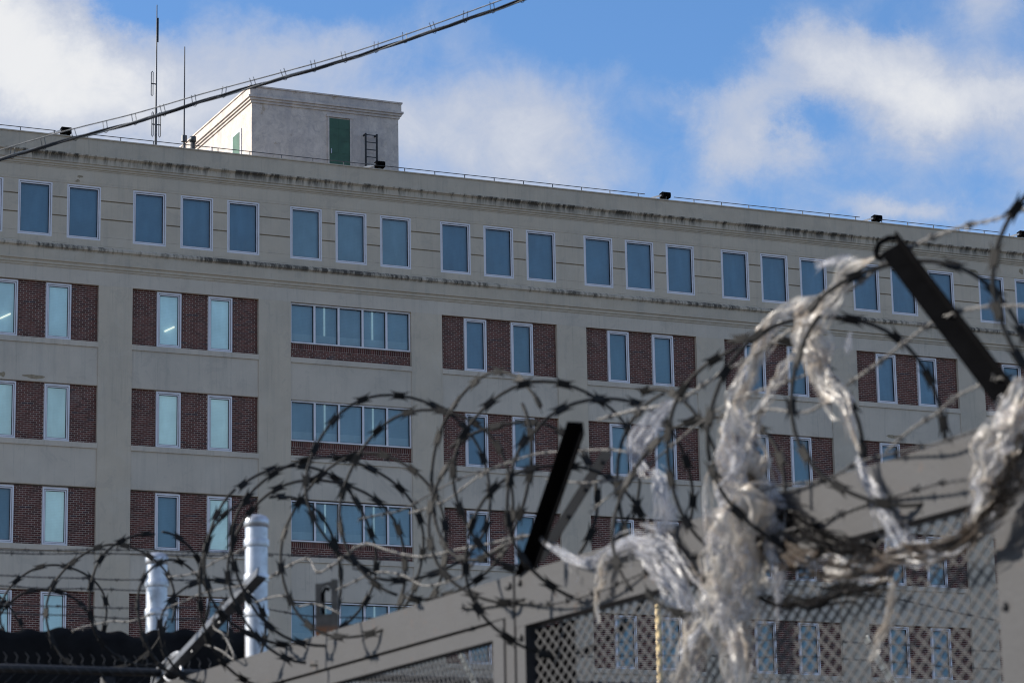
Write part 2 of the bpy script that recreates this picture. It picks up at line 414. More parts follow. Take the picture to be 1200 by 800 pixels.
tube_me = MB(); tube_me.prism([(-.02, -.03), (.02, -.03), (.02, .03), (-.02, .03)], Vector((.33, 0, -1.42)), Vector((.70, 0, -1.22)), Vector((0, 1, 0)), Vector((-.47, 0, .88))); tube_me = tube_me.mesh('lamp', 'ceiling_tube')
scr = MB(); scr.box(.03, .07, .0, .02, -1.46, -.06); 
strip_me = MB(); strip_me.box(.40, .47, 0, .012, -1.14, -.06); strip_me = strip_me.mesh('blind_cord', 'blind_pale_glow')
def window(x, z, kind, bm, lamp=False, label=None, yoff=REC):
    fm = {'a': fr_attic, 's': fr_small, 'w': fr_wide}[kind]
    wn = put('window', fm, b, (x, yoff, z), label=label)
    if kind == 'w':
        for k in range(5):
            put('pane', pane_wide, wn, (k*pane_w, .03, 0))
            put('blind', blind_me('w', 'blind_slate'), wn, (k*pane_w, .10, 0))
            put('blind_hem', blind_me('wl', 'blind_hem'), wn, (k*pane_w, .094, 0))
            if k in (1, 3): put('blind_cord', strip_me, wn, (k*pane_w, .08, 0))
    else:
        put('pane', pane_attic if kind == 'a' else pane_small, wn, (0, .03, 0))
        put('blind', blind_me(kind, bm), wn, (0, .13, 0))
        if lamp: put('ceiling_lamp', tube_me, wn, (0, .09, 0))
# attic windows + rusticated blocks
ZT, ZB = 30.87, 28.85
GR = [30.955, 30.37, 29.68, 28.985, 28.50]
def block_mesh(wd, h):
    m = MB(); m.box(0, wd, 0, .30, 0, h); me = m.mesh('wall_block', 'render_grey'); return me
blk = {}
for i in BAYS:
    xs = [i*P-.02, i*P+1.79, i*P+3.60]
    for k, x in enumerate(xs):
        bm = 'blind_slate' if i == 2 else 'blind_blue'
        window(x, ZT, 'a', bm, yoff=.06)
        nx = xs[k+1] if k < 2 else (i+1)*P-.02
        gx0, gx1 = x+AT_W, nx
        for a in range(4):
            h = GR[a]-GR[a+1]-.05; key = (round(gx1-gx0, 3), round(h, 3))
            if key not in blk: blk[key] = block_mesh(gx1-gx0, h)
            if a == 3:
                key = (key[0], .33)
                if key not in blk: blk[key] = block_mesh(gx1-gx0, .33)
                put('wall_block', blk[key], b, (gx0, 0, ZB-.20)); continue
            put('wall_block', blk[key], b, (gx0, 0, GR[a+1]))
    sm = MB(); sm.box(0, P, 0, .3, 28.0, ZB-.20-.0); 
m = MB(); m.box(X0, X1, .025, .34, 28.3, ZT+.1, 0, False); 
# backing in the joints and apron under the attic windows
m = MB()
for i in BAYS:
    xs = [i*P-.02, i*P+1.79, i*P+3.60]
    for k, x in enumerate(xs):
        nx = xs[k+1] if k < 2 else (i+1)*P-.02
        m.box(x+AT_W+.002, nx-.002, .075, .29, ZB-.2, ZT+.08, 0)
m.box(X0, X1, .003, .30, 28.20, ZB-.205)
for i in BAYS:
    for o in (-.02, 1.79, 3.60): m.box(i*P+o+.001, i*P+o+AT_W-.001, .004, .26, ZB-.204, ZB-.002)
put('attic_wall', m.mesh('attic_wall', 'render_grey'), b)
def profile(nm, pts, mat_, x0=X0, x1=X1, back=.3):
    """pts: (y, z) from the top down; closed behind"""
    prof = list(pts)+[(back, pts[-1][1]), (back, pts[0][1])]
    q = MB(); n = 40; 
    for k in range(1): q.prism([(y, z) for y, z in prof], Vector((x0, 0, 0)), Vector((x1, 0, 0)), Vector((0, 1, 0)), Vector((0, 0, 1)))
    return put(nm, q.mesh(nm, mat_), b)
profile('frieze', [(-.004, 31.44), (-.004, 31.0), (.0, 30.99), (.0, 30.955+.005)], 'render_grey')
profile('frieze', [(-.010, 30.955), (-.010, ZT+.035), (.02, ZT+.002)], 'render_grey')
profile('cornice', [(-.16, 32.60), (-.16, 32.01), (-.26, 31.99), (-.26, 31.93), (-.20, 31.90), (-.15, 31.86), (-.15, 31.66), (-.11, 31.645), (-.11, 31.575), (-.06, 31.56), (-.06, 31.50), (-.02, 31.485), (-.02, 31.441)], 'render_ledge')
profile('string_course', [(.002, 28.60), (-.17, 28.50), (-.17, 28.42), (-.12, 28.40), (-.09, 28.36), (-.09, 28.0), (-.13, 27.985), (-.13, 27.93), (-.07, 27.90), (-.07, 27.80), (-.03, 27.785), (-.03, 27.72), (.0, 27.70)], 'render_ledge')
# parapet coping joint lines and roof
cj = MB()
cj.box(X0-.1, X1+.1, -.20, .35, 32.601, 32.64); put('coping', cj.mesh('coping', 'render_ledge'), b)
rf = MB(); rf.box(X0+.3, X1-.3, .31, 24, 31.9, 32.05); put('roof', rf.mesh('roof', 'roof_felt'), b)
wl = MB(); wl.box(X0, X0+.3, .301, 24.3, 0, 32.6); wl.box(X1-.3, X1, .301, 24.3, 0, 32.6); wl.box(X0+.3, X1-.3, 24, 24.3, 0, 32.6)
put('side_walls', wl.mesh('side_walls', 'render_grey'), b)
# piers, spandrels, sills, brick panels, windows
pr = MB(); pr.box(0, P-BW, 0, .4, -28, 0); pier_me = pr.mesh('pier', 'render_grey')
hd = profile('head_band', [(.0, 27.699), (.0, 27.18)], 'render_spandrel')
sp = MB(); sp.box(0, BW, .035, .4, -(S-HB)+.0, -.19); sp.box(0, BW, .0275, .4, -(S-HB)+.02, -(S-HB)+.34); spandrel_me = sp.mesh('spandrel', 'render_spandrel')
si = MB(); si.box(0, BW, -.012, .4, -.189, 0); sill_me = si.mesh('sill', 'render_spandrel')
litw = {(0, 0): (1, 1), (0, 1): (0, 0)}
for i in BAYS:
    put('pier', pier_me, b, (i*P+BW, 0, 27.179))
    for r_, zt in enumerate(ROWS):
        zb = zt-HB
        put('spandrel', spandrel_me, b, (i*P, 0, zb)); put('sill', sill_me, b, (i*P, 0, zb))
        if i == 2:
            put('brick_panel', brick_low, b, (i*P, REC, zt), kind='stuff')
            window(i*P+.01, zt-.015, 'w', 'blind_slate')
        else:
            put('brick_panel', brick_me, b, (i*P, REC, zt), kind='stuff')
            for k, (wa, wb) in enumerate(WX):
                if i <= 0: bm = 'blind_pale_glow' if r_ in (1, 2) else 'blind_teal_glow'
                elif i == 1: bm = ('blind_teal_glow', 'blind_pale_glow', 'blind_mid' if k == 0 else 'blind_pale_glow', 'blind_mid', 'blind_mid')[r_]
                else: bm = random.choice(['blind_mid', 'blind_mid', 'blind_blue', 'blind_slate'])
                if i == 0 and r_ == 2 and k == 0: bm = 'blind_mid'
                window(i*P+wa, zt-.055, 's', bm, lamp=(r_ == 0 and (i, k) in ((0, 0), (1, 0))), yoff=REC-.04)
ci = MB(); ci.box(X0+.3, X1-.3, .42, .5, 0, 31.8); put('inner_wall', ci.mesh('inner_wall', 'roof_felt'), b)
bs = MB(); bs.box(X0, X1, .05, .4, .13, ROWS[-1]-HB-(S-HB)); put('base_wall', bs.mesh('base_wall', 'render_spandrel'), b)
# bare plaster scars where the coat has flaked off
def scar(x, z, wd, h, y):
    q = MB(); n = 14; c = []
    for k in range(n):
        a = 2*math.pi*k/n; rr = .75+.5*noise.noise(Vector((math.cos(a)*1.3+x, math.sin(a)*1.3, z)))+random.uniform(-.12, .12)
        c.append((x+math.cos(a)*wd/2*rr, z+math.sin(a)*h/2*rr))
    i = 0
    q.v = [(p[0], y, p[1]) for p in c]+[(p[0], y+.02, p[1]) for p in c]
    q.f = [tuple(range(n))]+[(k, n+k, n+(k+1) % n, (k+1) % n) for k in range(n)]; q.mi = [0]*len(q.f)
    put('plaster_scar', q.mesh('plaster_scar', 'plaster_bare'), b, label='bare brown patch where the grey coat has flaked off')
for (px, py, wd, h, y) in ((40, 441, .95, .18, .024), (2, 438, .3, .25, .024), (94, 207, .25, .12, -.012), (91, 212, .18, .12, -.012), (1047, 511, .9, .18, .024), (775, 478, .2, .14, -.006), (1142, 318, .5, .25, -.008), (1196, 318, .35, .3, -.008), (1003, 592, .35, .2, -.006)):
    q = on_y(px, py, 0); scar(q.x, q.z, wd, h, y)
# roof edge rail: thin rod on short pegs
rr = MB()
for x in [X0+.4+1.25*k for k in range(int((X1-X0)/1.25))]:
    rr.box(x-.014, x+.014, -.10, -.075, 32.642, 32.79)
segs = [(X0+.2, 3.1), (4.3, 27.1), (28.4, 37.0), (37.9, 43.8), (45.2, X1-.3)]
for a, c in segs: rr.tube([(a, -.09, 32.80), (c, -.09, 32.80)], .016, 5)
put('roof_rail', rr.mesh('roof_rail', 'galvanised_dull'), b)

# penthouse on the roof (front parallel to the facade)
YP = 3.0
pl = on_y(295, 108, YP); prr = on_y(466, 133, YP)
px0, px1, pz = pl.x, prr.x+.02, 35.78
ph = MB(); ph.box(px0, px1, YP, YP+9.5, 32.0, pz)
pho = put('penthouse', ph.mesh('penthouse', 'penthouse_plaster'), b)
def ph_band(z0, z1, out):
    q.box(px0-out, px1+out, YP-out, YP+9.5+out, z0, z1)
q = MB(); ph_band(pz-.0, pz+.10, .05); ph_band(pz+.101, pz+.19, .11); ph_band(pz+.191, pz+.27, .17); ph_band(pz+.271, pz+.60, .10); ph_band(pz+.601, pz+.66, .14)
put('penthouse_cornice', q.mesh('penthouse_cornice', 'penthouse_plaster'), pho)
dl = on_y(384, 137, YP); dr_ = on_y(411, 139, YP)
q = MB(); q.box(dl.x+.05, dr_.x-.05, YP-.03, YP+.05, 32.9, dl.z-.05); q.box(dl.x+.44, dl.x+.47, YP-.035, YP-.03, 32.95, dl.z-.06)
for k in range(5): q.box(dl.x+.1, dr_.x-.1, YP-.036, YP-.031, 33.1+k*.5, 33.13+k*.5)
put('door', q.mesh('door', 'green_door'), pho)
q = MB(); q.box(dl.x-.02, dl.x+.05, YP-.05, YP+.02, 32.9, dl.z); q.box(dr_.x-.05, dr_.x+.02, YP-.05, YP+.02, 32.9, dl.z); q.box(dl.x-.06, dr_.x+.06, YP-.07, YP+.02, dl.z+.001, dl.z+.09)
hdl = MB(); hdl.box(dl.x+.10, dl.x+.14, YP-.09, YP-.036, 34.05, 34.25); put('door_handle', hdl.mesh('door_handle', 'galvanised'), pho)
put('door_frame', q.mesh('door_frame', 'penthouse_plaster'), pho)
la = on_y(426, 158, YP); lb = on_y(439, 159, YP)
q = MB()
for x in (la.x, lb.x):
    q.box(x-.03, x+.03, YP-.26, YP-.20, 32.1, la.z); q.box(x-.025, x+.025, YP-.20, YP+.02, la.z-.06, la.z-.01); q.box(x-.025, x+.025, YP-.20, YP+.02, 33.0, 33.05)
for k in range(9): q.box(la.x+.03, lb.x-.03, YP-.245, YP-.215, 32.5+k*.3, 32.53+k*.3)
put('ladder', q.mesh('ladder', 'dark_iron'), pho)
def on_x(px, py, X):
    r = ray(px, py); return CAM + r*((X-CAM.x)/r.x)
wa, wb = on_x(283.5, 150, px0), on_x(273, 158, px0)
q = MB(); q.box(px0-.05, px0+.02, wa.y, wb.y, 33.3, wa.z); wq = put('penthouse_window', q.mesh('penthouse_window', 'window_white'), pho)
q = MB(); q.box(px0-.06, px0-.051, wa.y+.12, wb.y-.12, 33.4, wa.z-.12); put('penthouse_pane', q.mesh('penthouse_pane', 'green_door'), pho)
wa, wb = on_x(249, 172, px0), on_x(241, 177, px0)
q = MB(); q.box(px0-.05, px0+.02, wa.y, wb.y, 33.0, wa.z); put('penthouse_window', q.mesh('penthouse_window', 'window_white'), pho)
q = MB(); q.box(px0-.06, px0-.051, wa.y+.12, wb.y-.12, 33.0, wa.z-.12); put('penthouse_pane', q.mesh('penthouse_pane', 'blind_pale_glow'), pho)
# small vent pipe on the roof
vp = on_y(226, 162, 4.5); q = MB(); q.tube([(0, 0, 0), (0, 0, vp.z-32.05)], .10, 10); q.tube([(0, 0, vp.z-32.2), (0, 0, vp.z-32.0)], .14, 10)
put('vent_pipe', q.mesh('vent_pipe', 'galvanised_dull', True), b, (vp.x, vp.y, 32.05))

# floodlights along the parapet
fl_house = MB(); fl_house.prism([(-.20, -.17), (.20, -.20), (.24, .10), (-.14, .15)], Vector((-.26, 0, 0)), Vector((.26, 0, 0)), Vector((0, 1, 0)), Vector((0, 0, 1)))
for k in range(5): fl_house.box(-.24+k*.11, -.20+k*.11, -.25, -.2, -.12, .1)
fl_house = fl_house.mesh('housing', 'black_paint')
fl_arm = MB(); fl_arm.prism([(-.05, -.05), (.05, -.05), (.05, .05), (-.05, .05)], Vector((-.95, .25, -.26)), Vector((-.2, .0, -.02)), Vector((0, 1, 0)), Vector((-.3, 0, .95))); fl_arm = fl_arm.mesh('arm', 'lamp_white')
fl_br = MB(); fl_br.box(-.06, .06, .0, .16, -.30, -.17); fl_br.box(-1.02, -.90, .2, .36, -.36, -.22); fl_br = fl_br.mesh('bracket', 'galvanised_dull')
where = ['behind the cable at the far left', 'in front of the rooftop hut ladder', 'near the middle of the roof edge', 'right of centre beneath a low cloud', 'at the right edge of the picture']
for k, (px, py) in enumerate(((78, 155), (446, 197), (781, 233), (1029, 257), (1200, 276))):
    p = on_y(px, py, -.05)
    f = thing('floodlight', 'black floodlight on a white arm, '+where[k], 'floodlight', (p.x, .05, 32.98), 'floodlights along the parapet')
    put('housing', fl_house, f); put('arm', fl_arm, f); put('bracket', fl_br, f); f.scale = (.7, .7, .7); f.location.z -= .09
# antennas
for k, (px, top, nm) in enumerate(((184, 6, 'taller thin whip antenna with small dipole loops on the roof'), (216.5, 55, 'shorter plain whip antenna beside the rooftop hut'))):
    t_ = on_y(px, top, 4); bz = 32.05; H = t_.z-bz
    a = thing('antenna', nm, 'antenna', (t_.x, 4, bz), 'rooftop whip antennas')
    q = MB(); 
    if k == 0:
        q.tube([(0, 0, 0), (0, 0, H*.45), (0, 0, H*.452), (0, 0, H*.75), (0, 0, H)], [.055, .05, .035, .03, .018], 8)
    else: q.tube([(0, 0, 0), (0, 0, H*.35), (0, 0, H*.352), (0, 0, H)], [.06, .05, .035, .02], 8)
    put('mast', q.mesh('mast', 'galvanised_dull', True), a)
    q = MB()
    if k == 0:
        for z, sx in ((H*.575, -.16), (H*.36, -.13), (H*.36, .15)):
            q = MB(); q.tube([(sx, 0, z-.5), (sx*1.25, 0, z-.45), (sx*1.25, 0, z+.45), (sx, 0, z+.5), (sx*.8, 0, z+.45), (sx*.8, 0, z-.45)], .018, 5, closed=True)
            dq = put('dipole', q.mesh('dipole', 'galvanised_dull'), a)
            q = MB(); q.tube([(0, 0, z), (sx*1.25, 0, z)], .025, 5); put('dipole_arm', q.mesh('dipole_arm', 'galvanised_dull'), dq)
        q = MB(); q.tube([(.05, 0, H*.80), (.05, 0, H*.93)], .03, 6); put('clamp', q.mesh('clamp', 'galvanised_dull'), a)
    else:
        for za, zb_, rc in ((.36, .40, .12), (.26, .29, .11)):
            q = MB(); q.tube([(0, 0, H*za), (0, 0, H*zb_)], rc, 8); put('clamp', q.mesh('clamp', 'galvanised_dull'), a)

# ------------------------------------------------------------------ overhead cable
CD = 26.0
cps = [(-120, 222), (0, 187), (80, 164), (160, 143), (240, 118), (320, 95), (400, 72), (480, 46), (550, 22), (618, -2), (720, -42)]
def catm(pts, n):
    out = []; P_ = [pts[0]]+list(pts)+[pts[-1]]
    for k in range(1, len(P_)-2):
        for j in range(n):
            t = j/n; a, b_, c, d = P_[k-1], P_[k], P_[k+1], P_[k+2]
            out.append(.5*((2*b_)+(c-a)*t+(2*a-5*b_+4*c-d)*t*t+(3*b_-a-3*c+d)*t**3))
    out.append(P_[-2]); return out
cw = catm([depth_at(x, y, CD) for x, y in cps], 40)
ov = thing('overhead_cable', 'bundled overhead cable slung under a messenger wire across the sky', 'cable')
L = [0]
for k in range(1, len(cw)): L.append(L[-1]+(cw[k]-cw[k-1]).length)
def coil_on(path, rad, pitch, ph, r, nside=5):
    out = []
    for k, p in enumerate(path):
        t = (path[min(k+1, len(path)-1)]-path[max(k-1, 0)]).normalized(); s_ = t.cross(Vector((0, 0, 1))).normalized(); u_ = s_.cross(t)
        a = ph+2*math.pi*L[k]/pitch; out.append(p+s_*math.cos(a)*rad+u_*math.sin(a)*rad)
    return out
for ph_, mt, rr_, rd in ((0, 'cable_black', .0105, .008), (2.1, 'cable_grey', .007, .012), (4.2, 'cable_black', .008, .011)):
    q = MB(); q.tube(coil_on(cw, rd, 1.3, ph_, rr_), rr_, 6); put('cable', q.mesh('cable', mt, True), ov)
up = [p+Vector((0, 0, .072+.02*math.sin(L[k]*1.1))) for k, p in enumerate(cw)]
q = MB(); q.tube(up, .006, 5); put('messenger_wire', q.mesh('messenger_wire', 'cable_grey', True), ov)
hm = MB(); hm.tube([(-.018, 0, .085), (-.018, 0, -.015), (0, 0, -.026), (.018, 0, -.015), (.018, 0, .085)], .0035, 5); hm = hm.mesh('hanger', 'galvanised_dull')
d_ = .2
for k in range(1, len(cw)):
    if L[k] >= d_:
        put('hanger', hm, ov, cw[k], rot=(R(random.uniform(-12, 12)), R(random.uniform(-18, 8)), R(-24+random.uniform(-20, 20)))); d_ += .285+random.uniform(-.015, .015)

# ------------------------------------------------------------------ near gate: grey steel frame with expanded metal
def fpt(px, py, off=0): return on_fence(px, py, off)
S0 = FP0.copy(); HT = FP0.z
def s_of(px, yref=700): return (on_fence(px, yref)-S0).dot(FD)
def FW(s, z, off=0): return Vector((S0.x, S0.y, 0))+FD*s+FN*off+Vector((0, 0, z))
def fbox(mb, s0, s1, z0, z1, o0, o1, m=0):
    A, B = FW(s0, 0, 0), FW(s1, 0, 0)
    mb.prism([(o0, z0), (o1, z0), (o1, z1), (o0, z1)], A, B, FN, Vector((0, 0, 1)), m)
sL, sP0, sPg, sP1, sR0 = s_of(150), s_of(590), s_of(613), s_of(628), s_of(1181)-.062
sR1 = s_of(1181)-.19; 
zt = HT
def gate_leaf(nm_label, s_far, s_near, deep, inner):
    t_ = thing('gate_leaf', nm_label, 'gate', FW((s_far+s_near)/2, 0), 'leaves of the grey steel gate')
    O = t_.location.copy()
    def pt(name, mb, mt, **k): return put(name, local(mb, O).mesh(name, mt), t_, **k)
    q = MB(); fbox(q, s_near, s_far, zt-deep, zt, -.03, .03); pt('top_rail', q, 'gate_paint')
    q = MB(); fbox(q, s_near, s_far, .15, .27, -.03, .03); pt('bottom_rail', q, 'gate_paint')
    q = MB(); fbox(q, s_near, s_near+.06, .27, zt-deep, -.029, .029); pt('stile', q, 'gate_paint')
    q = MB(); fbox(q, s_far-.06, s_far, .27, zt-deep, -.029, .029); pt('stile', q, 'gate_paint')
    a, c = s_near+.062, s_far-.062; zz = zt-deep-.008
    if inner:
        q = MB(); fbox(q, a+.006, c-.006, zz-inner, zz, -.02, .022); fbox(q, a+.006, a+.006+inner, .3, zz-inner, -.02, .022); fbox(q, c-.006-inner, c-.006, .3, zz-inner, -.02, .022)
        pt('inner_frame', q, 'gate_paint'); q = MB(); fbox(q, a, c, zz-inner+.0, zz+.008, -.024, -.021); pt('groove_shade_strip', q, 'black_paint'); zz -= inner; a += inner+.006; c -= inner+.006  # black strip added as the shadow line in the groove below the rail
    return t_, pt, a, c, zz
def expanded(a, c, z0, z1, off, pw, phh, wd, th):
    """expanded metal: two families of slanted strands, clipped to the frame"""
    q = MB(); sl = phh/pw
    L_ = c-a; H_ = z1-z0
    n = int((L_+H_/sl)/pw)+2
    for sg in (1, -1):
        for k in range(-int(H_/sl/pw)-1, n):
            x = k*pw; pts = []
            # line z = sg*sl*(s-x0)
            x0_ = x if sg > 0 else L_-x
            t0, t1 = 0, H_
            sA, sB = x0_, x0_+sg*H_/sl
            lo, hi = 0., 1.
            for (p0, p1) in ((sA, sB),):
                dx = p1-p0
                for lim, s_ in ((0, 1), (L_, -1)):
                    v0, v1 = s_*(p0-lim), s_*(p1-lim)
                    if v0 < 0 and v1 < 0: lo = 2
                    elif v0 < 0: lo = max(lo, v0/(v0-v1))
                    elif v1 < 0: hi = min(hi, v0/(v0-v1))
            if lo >= hi: continue
            A = FW(a+sA+(sB-sA)*lo, z0+H_*lo, off+sg*.0012); B = FW(a+sA+(sB-sA)*hi, z0+H_*hi, off+sg*.0012)
            d = (B-A).normalized(); up_ = FN; sd_ = d.cross(up_).normalized()
            q.prism([(-wd/2, -th/2), (wd/2, -th/2), (wd/2, th/2), (-wd/2, th/2)], A, B, sd_, (up_*.8+Vector((0, 0, .5))).normalized(), caps=False)
    return q
t1, pt1, a1, c1, z1 = gate_leaf('left leaf of the grey steel gate with fine mesh, below the coils', sL, sPg+.008, .125, .05)
pt1('wire_mesh', expanded(a1, c1, z1-1.1, z1, 0, .032, .046, .0042, .003), 'gate_paint', kind='stuff')
t2, pt2, a2, c2, z2 = gate_leaf('right leaf of the grey steel gate with wide diamond mesh and black lock screen', sPg-.006, sR0, .165, 0)
pt2('diamond_mesh', expanded(a2, c2, z2-1.3, z2, 0, .054, .040, .0054, .004), 'gate_paint', kind='stuff')
q = MB(); fbox(q, s_of(668), c2, z2-1.0, z2-.002, -.016, -.012); pt2('lock_screen', q, 'black_paint', label='black plate behind the mesh beside the post')
bolt = MB(); bolt.tube([(0, 0, 0), (0, 0, .006), (0, 0, .009)], [.011, .011, .006], 8); bolt_me = bolt.mesh('bolt', 'gate_paint')
for t_, ss in ((t1, (sPg+.03, sPg+.045)), (t2, (sPg-.04, sR0+.035))):
    for s_ in ss:
        for z_ in (zt-.03, zt-.20, zt-.42, zt-.8):
            p_ = FW(s_, z_, .031)-t_.location
            put('bolt', bolt_me, t_, p_, rot=FN.to_track_quat('Z', 'Y'))
for s_ in (0.3, 1.1, 1.9, 2.9):
    q = MB(); a_ = sPg+s_
    q.tube([FW(a_, zt-.1245, .0305), FW(a_+.02, zt-.1255, .033), FW(a_+.05, zt-.124, .031)], .004, 6); pt1('weld', q, 'gate_paint')
# wide left stile of leaf 1 (the plate between the panels)
q = MB(); fbox(q, sPg+.072, s_of(588), .3, zt-.13, -.031, .034); pt1('lock_plate', q, 'gate_paint')
pr_ = thing('gate_post', 'thick grey square gate post at the right edge of the picture', 'post', FW(sR0-.14, 0))
q = MB(); fbox(q, sR0-.26, sR0-.004, 0, zt-.168, -.028, .032); pr_m = local(q, pr_.location).mesh('post_shaft', 'gate_paint'); put('post_shaft', pr_m, pr_)
q = MB(); fbox(q, sR0-.20, sR0-.06, zt-.6, zt-.3, .0325, .038); put('hinge_plate', local(q, pr_.location).mesh('hinge_plate', 'gate_paint'), pr_)
t3 = thing('fence_top_beam', 'grey steel beam running on past the post, out at the right edge', 'beam', FW(sR0-1.2, 0))
q = MB(); fbox(q, sR0-2.2, sR0-.002, zt-.165, zt, -.03, .03); put('rail', local(q, t3.location).mesh('rail', 'gate_paint'), t3)
q = MB(); fbox(q, sR0-2.2, sR0-2.12, 0, zt-.17, -.03, .03); put('stile', local(q, t3.location).mesh('stile', 'gate_paint'), t3)
# hasp plate standing on the beam
hp = fpt(383, 745, .0); h = thing('hasp_plate', 'slotted steel hasp plate with orange rust standing on the beam', 'hasp', (hp.x, hp.y, zt))
q = MB(); hw, hh, th = .040, .185, .004; ex = Vector((RV.x, RV.y, 0)).normalized(); ey = ex.cross(Vector((0, 0, 1)))
def hb(x0, x1, z0, z1, t0=-th, t1=th): q.prism([(x0, z0), (x1, z0), (x1, z1), (x0, z1)], ey*t0, ey*t1, ex, Vector((0, 0, 1)))
hb(-hw, -.021, 0, hh); hb(.017, hw, 0, hh+.015); hb(-.0205, .0165, 0, .075); 
q.prism([(-.0205, hh-.03), (-.012, hh-.012), (.004, hh-.006), (.0165, hh-.02), (.0165, hh+.008), (-.0205, hh)], ey*-th, ey*th, ex, Vector((0, 0, 1)))
hb(hw-.008, hw, 0, hh+.012, -.03, -th-.0005)
put('plate', q.mesh('plate', 'hasp_steel'), h)
q = MB(); q.tube([ex*-.012+Vector((0, 0, .075)), ex*-.014+Vector((0, 0, .15)), ex*-.004+Vector((0, 0, .168)), ex*.010+Vector((0, 0, .163))], .008, 6); put('slot_shadow', q.mesh('slot_shadow', 'black_paint'), h)  # black rod added as the shadow inside the slot
# support arms (steel angle) that carry the coils
def angle_bar(nm, A, B, wd, mt, label, flip=1, grp=None, hook=False, twist=0.):
    t_ = thing(nm, label, 'bracket', A, grp)
    ax = (B-A).normalized(); vw = ((A+B)/2-CAM).normalized(); sd_ = ax.cross(vw).normalized()*flip
    sd_ = (Matrix.Rotation(twist, 3, ax) @ sd_); up_ = ax.cross(sd_).normalized(); th = .006
    q = MB(); q.prism([(-wd/2, 0), (wd/2, 0), (wd/2, th), (-wd/2+th, th), (-wd/2+th, wd*.9), (-wd/2, wd*.9)], Vector((0, 0, 0)), B-A, sd_, up_)
    put('angle', q.mesh('angle', mt), t_)
    q = MB()
    for f_ in (() if mt == 'black_paint' else (.15, .4, .65, .9)):
        c_ = (B-A)*f_+sd_*.0; q.tube([c_-up_*.012, c_+up_*.012], .007, 6)
    if q.v: put('rivets', q.mesh('rivets', mt), t_, kind='stuff')
    if hook:
        q = MB(); c_ = B-A
        pts = [c_+ax*(.0)+sd_*(-wd/2), c_+ax*.02+sd_*(-wd*.55), c_+ax*.035+sd_*(-wd*.2), c_+ax*.035+sd_*(wd*.25), c_+ax*.02+sd_*(wd*.55), c_+sd_*(wd*.7), c_-ax*.012+sd_*(wd*.55)]
        q.tube(pts, .008, 6); put('hook', q.mesh('hook', mt), t_)
    return t_
G_ARM = 'angled arms that carry the wire'
angle_bar('support_arm', fpt(613, 672, .02), fpt(674, 494, .22), .047, 'black_paint', 'black angle arm leaning right, left one of the V in the middle', 1, G_ARM, twist=.35)
angle_bar('support_arm', fpt(632, 655, .0), fpt(712, 528, -.14), .032, 'dark_iron', 'thinner dark angle arm leaning right behind the black arm', -1, G_ARM, twist=-.3)
angle_bar('support_arm', fpt(1186, 478, .04), fpt(1044, 292, .10), .056, 'black_paint', 'black angle arm leaning left at the right, hook at its tip', 1, G_ARM, hook=True, twist=.2)
angle_bar('support_arm', fpt(178, 812, .0), fpt(306, 676, .05), .040, 'galvanised_dull', 'galvanised angle arm rising from the curled hook at lower left', -1, G_ARM, twist=.5)
angle_bar('support_arm', fpt(20, 812, .0), fpt(57, 769, .05), .045, 'galvanised', 'short bright galvanised arm in the bottom left corner', -1, G_ARM, twist=.5)

